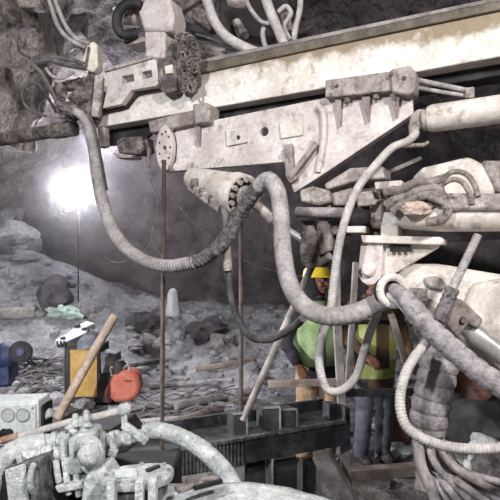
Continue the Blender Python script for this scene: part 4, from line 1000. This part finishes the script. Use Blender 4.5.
    o = remeshed('jacket', j, M[torso_m], root, .012, 4)
    for v in o.data.vertices:
        n = noise.noise(v.co*13)*.008+.006*math.sin(v.co.z*60+4*noise.noise(v.co*6)); v.co += V((v.co.x, v.co.y, 0)).normalized()*n
    made.append(o)
    t = MB()
    stack(t, [(.78, 0, .12, .10), (.86, 0, .178, .128), (.98, 0, .172, .122), (1.02, 0, .165, .118)])
    for s in (1, -1):
        limb(t, [(HIP[s], .108), (HIP[s].lerp(KN[s], .5), .098), (KN[s], .082), (KN[s].lerp(AN[s], .5), .078), (AN[s]+V((0, 0, .02)), .074)])
    o = remeshed('trousers', t, M[leg_m], root, .012, 3)
    for v in o.data.vertices:
        v.co += V((v.co.x, v.co.y, 0)).normalized()*(noise.noise(V((v.co.x*9, v.co.y*9, v.co.z*16)))*.012)
    made.append(o)
    for s in (1, -1):
        w = MB(); limb(w, [(AN[s]+V((0, .02, .10)), .060), (AN[s]+V((0, .01, 0)), .058), (AN[s]+V((0, -.04, -.03)), .050), (AN[s]+V((0, -.13, -.045)), .046)])
        for vv in w.bm.verts: vv.co.z = max(vv.co.z, .0)
        made.append(remeshed('boot', w, M['boot'], root, .012, 2))
    ve = MB()
    stack(ve, [(hem+.11, 0, .208, .160), (.95, 0, .206, .16), (1.1, 0, .203, .158), (1.25, 0, .208, .158), (1.34, 0, .196, .146), (1.40, 0, .165, .132), (1.455, .005, .12, .105), (1.47, .005, .095, .092)])
    o = remeshed('vest', ve, M[vest_m], root, .012, 2)
    for v in o.data.vertices:
        v.co += V((v.co.x, v.co.y, 0)).normalized()*(noise.noise(v.co*8)*.01)
    made.append(o); vest = o
    for z in (() if helmet else (.95,)):
        q = MB(); stack(q, [(z-.022, 0, .213, .168), (z+.022, 0, .214, .168)]); o = q.build('reflective_band', M['reflect'], smooth=True); adopt(o, root); o.parent = vest; o.matrix_parent_inverse = Matrix.Identity(4); sub = o
    q = MB(); q.bar(V((0, -.166, .87)), V((0, -.148, 1.40)), .012 if torso_m == 'jacket' else .12, .014, V((0, -1, 0))); o = q.build('front_opening', M[torso_m]); o.parent = vest
    if helmet:
        h = thing('x', 'x', 'x', (0, 0, 0)); bpy.data.objects.remove(h)
        q = MB(); q.loops([[V((rx*math.cos(2*PI*k/28), .005+ry*math.sin(2*PI*k/28), z)) for k in range(28)] for z, rx, ry in ((1.675, .108, .128), (1.69, .106, .126), (1.73, .096, .116), (1.765, .07, .085), (1.785, .035, .045), (1.79, .008, .01))])
        hel = q.build('helmet', M['helmet_yellow']); adopt(hel, root); made.append(hel)
        q = MB(); q.loops([[V((rx*math.cos(2*PI*k/28), cy+ry*math.sin(2*PI*k/28), z)) for k in range(28)] for z, rx, ry, cy in ((1.670, .112, .155, -.018), (1.682, .106, .140, -.012))])
        br = q.build('brim', M['helmet_yellow']); br.parent = hel
        q = MB(); q.tube(catmull([V((.085, -.01, 1.68)), V((.078, -.03, 1.6)), V((.035, -.055, 1.53)), V((-.035, -.055, 1.53)), V((-.078, -.03, 1.6)), V((-.085, -.01, 1.68))], 6), .006, 6)
        sp = q.build('chin_strap', M['hair']); sp.parent = hel
        # dark hood under the helmet
        q = MB(); q.ball(V((0, .035, 1.62)), (.098, .09, .12), 18); q.ball(V((0, .03, 1.53)), (.1, .085, .08), 16)
        made.append(remeshed('hood', q, M['jacket'], root, .012, 2))
    for o in made:
        o.matrix_parent_inverse = Matrix.Identity(4)
    seen = set()
    for o in made+[c for q in made for c in bpy.data.objects if c.parent == q]:
        if o.name in seen: continue
        seen.add(o.name)
        for v in o.data.vertices:
            t = max(0, min(1, (v.co.z-1.47)/.08)); a = turn*t
            v.co = Matrix.Rotation(a, 3, 'Z') @ v.co
    root.rotation_euler = (0, 0, rot); root.scale = (scale,)*3
    ORG.pop(root.name, None)
    return root
person('worker in a yellow helmet, dark jacket and green vest standing behind the railing', (P(317, 460, 4.55).x, 4.55, 0), math.radians(16), .945, 'jacket', 'khaki', 'vest', True,
       {1: ((.27, -.05, 1.13), (.24, -.24, .98)), -1: ((-.29, .02, 1.12), (-.25, -.18, .95))}, math.radians(34))
person('worker in a yellow green vest over brown clothes and blue grey jeans', (P(373, 460, 4.65).x, 4.65, 0), math.radians(18), .955, 'brown_shirt', 'jeans', 'vest_yellow', False,
       {1: ((.29, -.02, 1.12), (.26, -.2, .95)), -1: ((-.28, -.02, 1.12), (-.2, -.24, 1.0))}, 0, .66)

# ------------------------------------------------------------------ light: floodlight, work lamps on the machine behind the viewer, added fill spots at left
def area(name, loc, target, size, power, col=(1, 1, 1)):
    l = bpy.data.lights.new(name, 'AREA'); l.size = size; l.energy = power; l.color = col; l.shape = 'DISK'
    o = bpy.data.objects.new(name, l); COL.objects.link(o); o.location = loc
    o.rotation_euler = (Vector(target)-Vector(loc)).to_track_quat('-Z', 'Y').to_euler()
    return o
area('work_light', (1.3, -.6, 3.6), (.6, 3.0, 1.9), .28, 95, (1, .95, .91))
area('work_light', (-1.6, -.3, 3.4), (-.2, 3.4, 1.2), .22, 75, (.97, .99, 1))
def spot(name, loc, target, power, deg, col):
    l = bpy.data.lights.new(name, 'SPOT'); l.energy = power; l.spot_size = math.radians(deg); l.spot_blend = .5; l.shadow_soft_size = .1; l.color = col
    o = bpy.data.objects.new(name, l); COL.objects.link(o); o.location = loc
    o.rotation_euler = (Vector(target)-Vector(loc)).to_track_quat('-Z', 'Y').to_euler()
spot('fill_spot', (-2.9, 2.8, 1.7), (-1.6, 8.0, .9), 560, 70, (.96, .96, 1))  # unseen spot added off the left edge to brighten the muck pile
spot('fill_spot', (-2.9, 2.7, 1.9), (.9, 4.7, .9), 480, 50, (1, .97, .95))  # second added spot out of view, lifts the workers from the left
spot('fill_spot', (-3.0, 2.4, 2.1), (-2.7, 6.0, 3.5), 340, 55, (1, .96, .93))  # third added spot, only there to brighten the rock bulge at upper left
l = bpy.data.lights.new('flood', 'SPOT'); l.energy = 420; l.spot_size = math.radians(165); l.spot_blend = .6; l.shadow_soft_size = .25; l.color = (.97, .96, 1)
o = bpy.data.objects.new('flood', l); COL.objects.link(o); o.location = LP+aim*.06
o.rotation_euler = (aim+Vector((0, 0, -.15))).to_track_quat('-Z', 'Y').to_euler()
l = bpy.data.lights.new('flood_spill', 'POINT'); l.energy = 110; l.shadow_soft_size = .3; l.color = (.93, .9, 1)
o = bpy.data.objects.new('flood_spill', l); COL.objects.link(o); o.location = LP+Vector((.2, .7, .9))

w = bpy.data.worlds.new('world'); SC.world = w; w.use_nodes = True
w.node_tree.nodes['Background'].inputs['Color'].default_value = (.9, .92, 1, 1)
w.node_tree.nodes['Background'].inputs['Strength'].default_value = .10

# ------------------------------------------------------------------ camera
cam = bpy.data.cameras.new('camera'); co = bpy.data.objects.new('camera', cam); COL.objects.link(co)
cam.sensor_width = 36; cam.lens = 36*F/500
co.location = (0, 0, H); co.rotation_euler = (PI/2, 0, 0)
cam.clip_start = .05
SC.camera = co
vs_ = SC.view_settings
vs_.view_transform = 'Standard'; vs_.look = 'None'; vs_.gamma = 1; vs_.use_curve_mapping = False
vs_.exposure = .5
SC.cycles.use_denoising = True
SC.cycles.volume_step_rate = 2
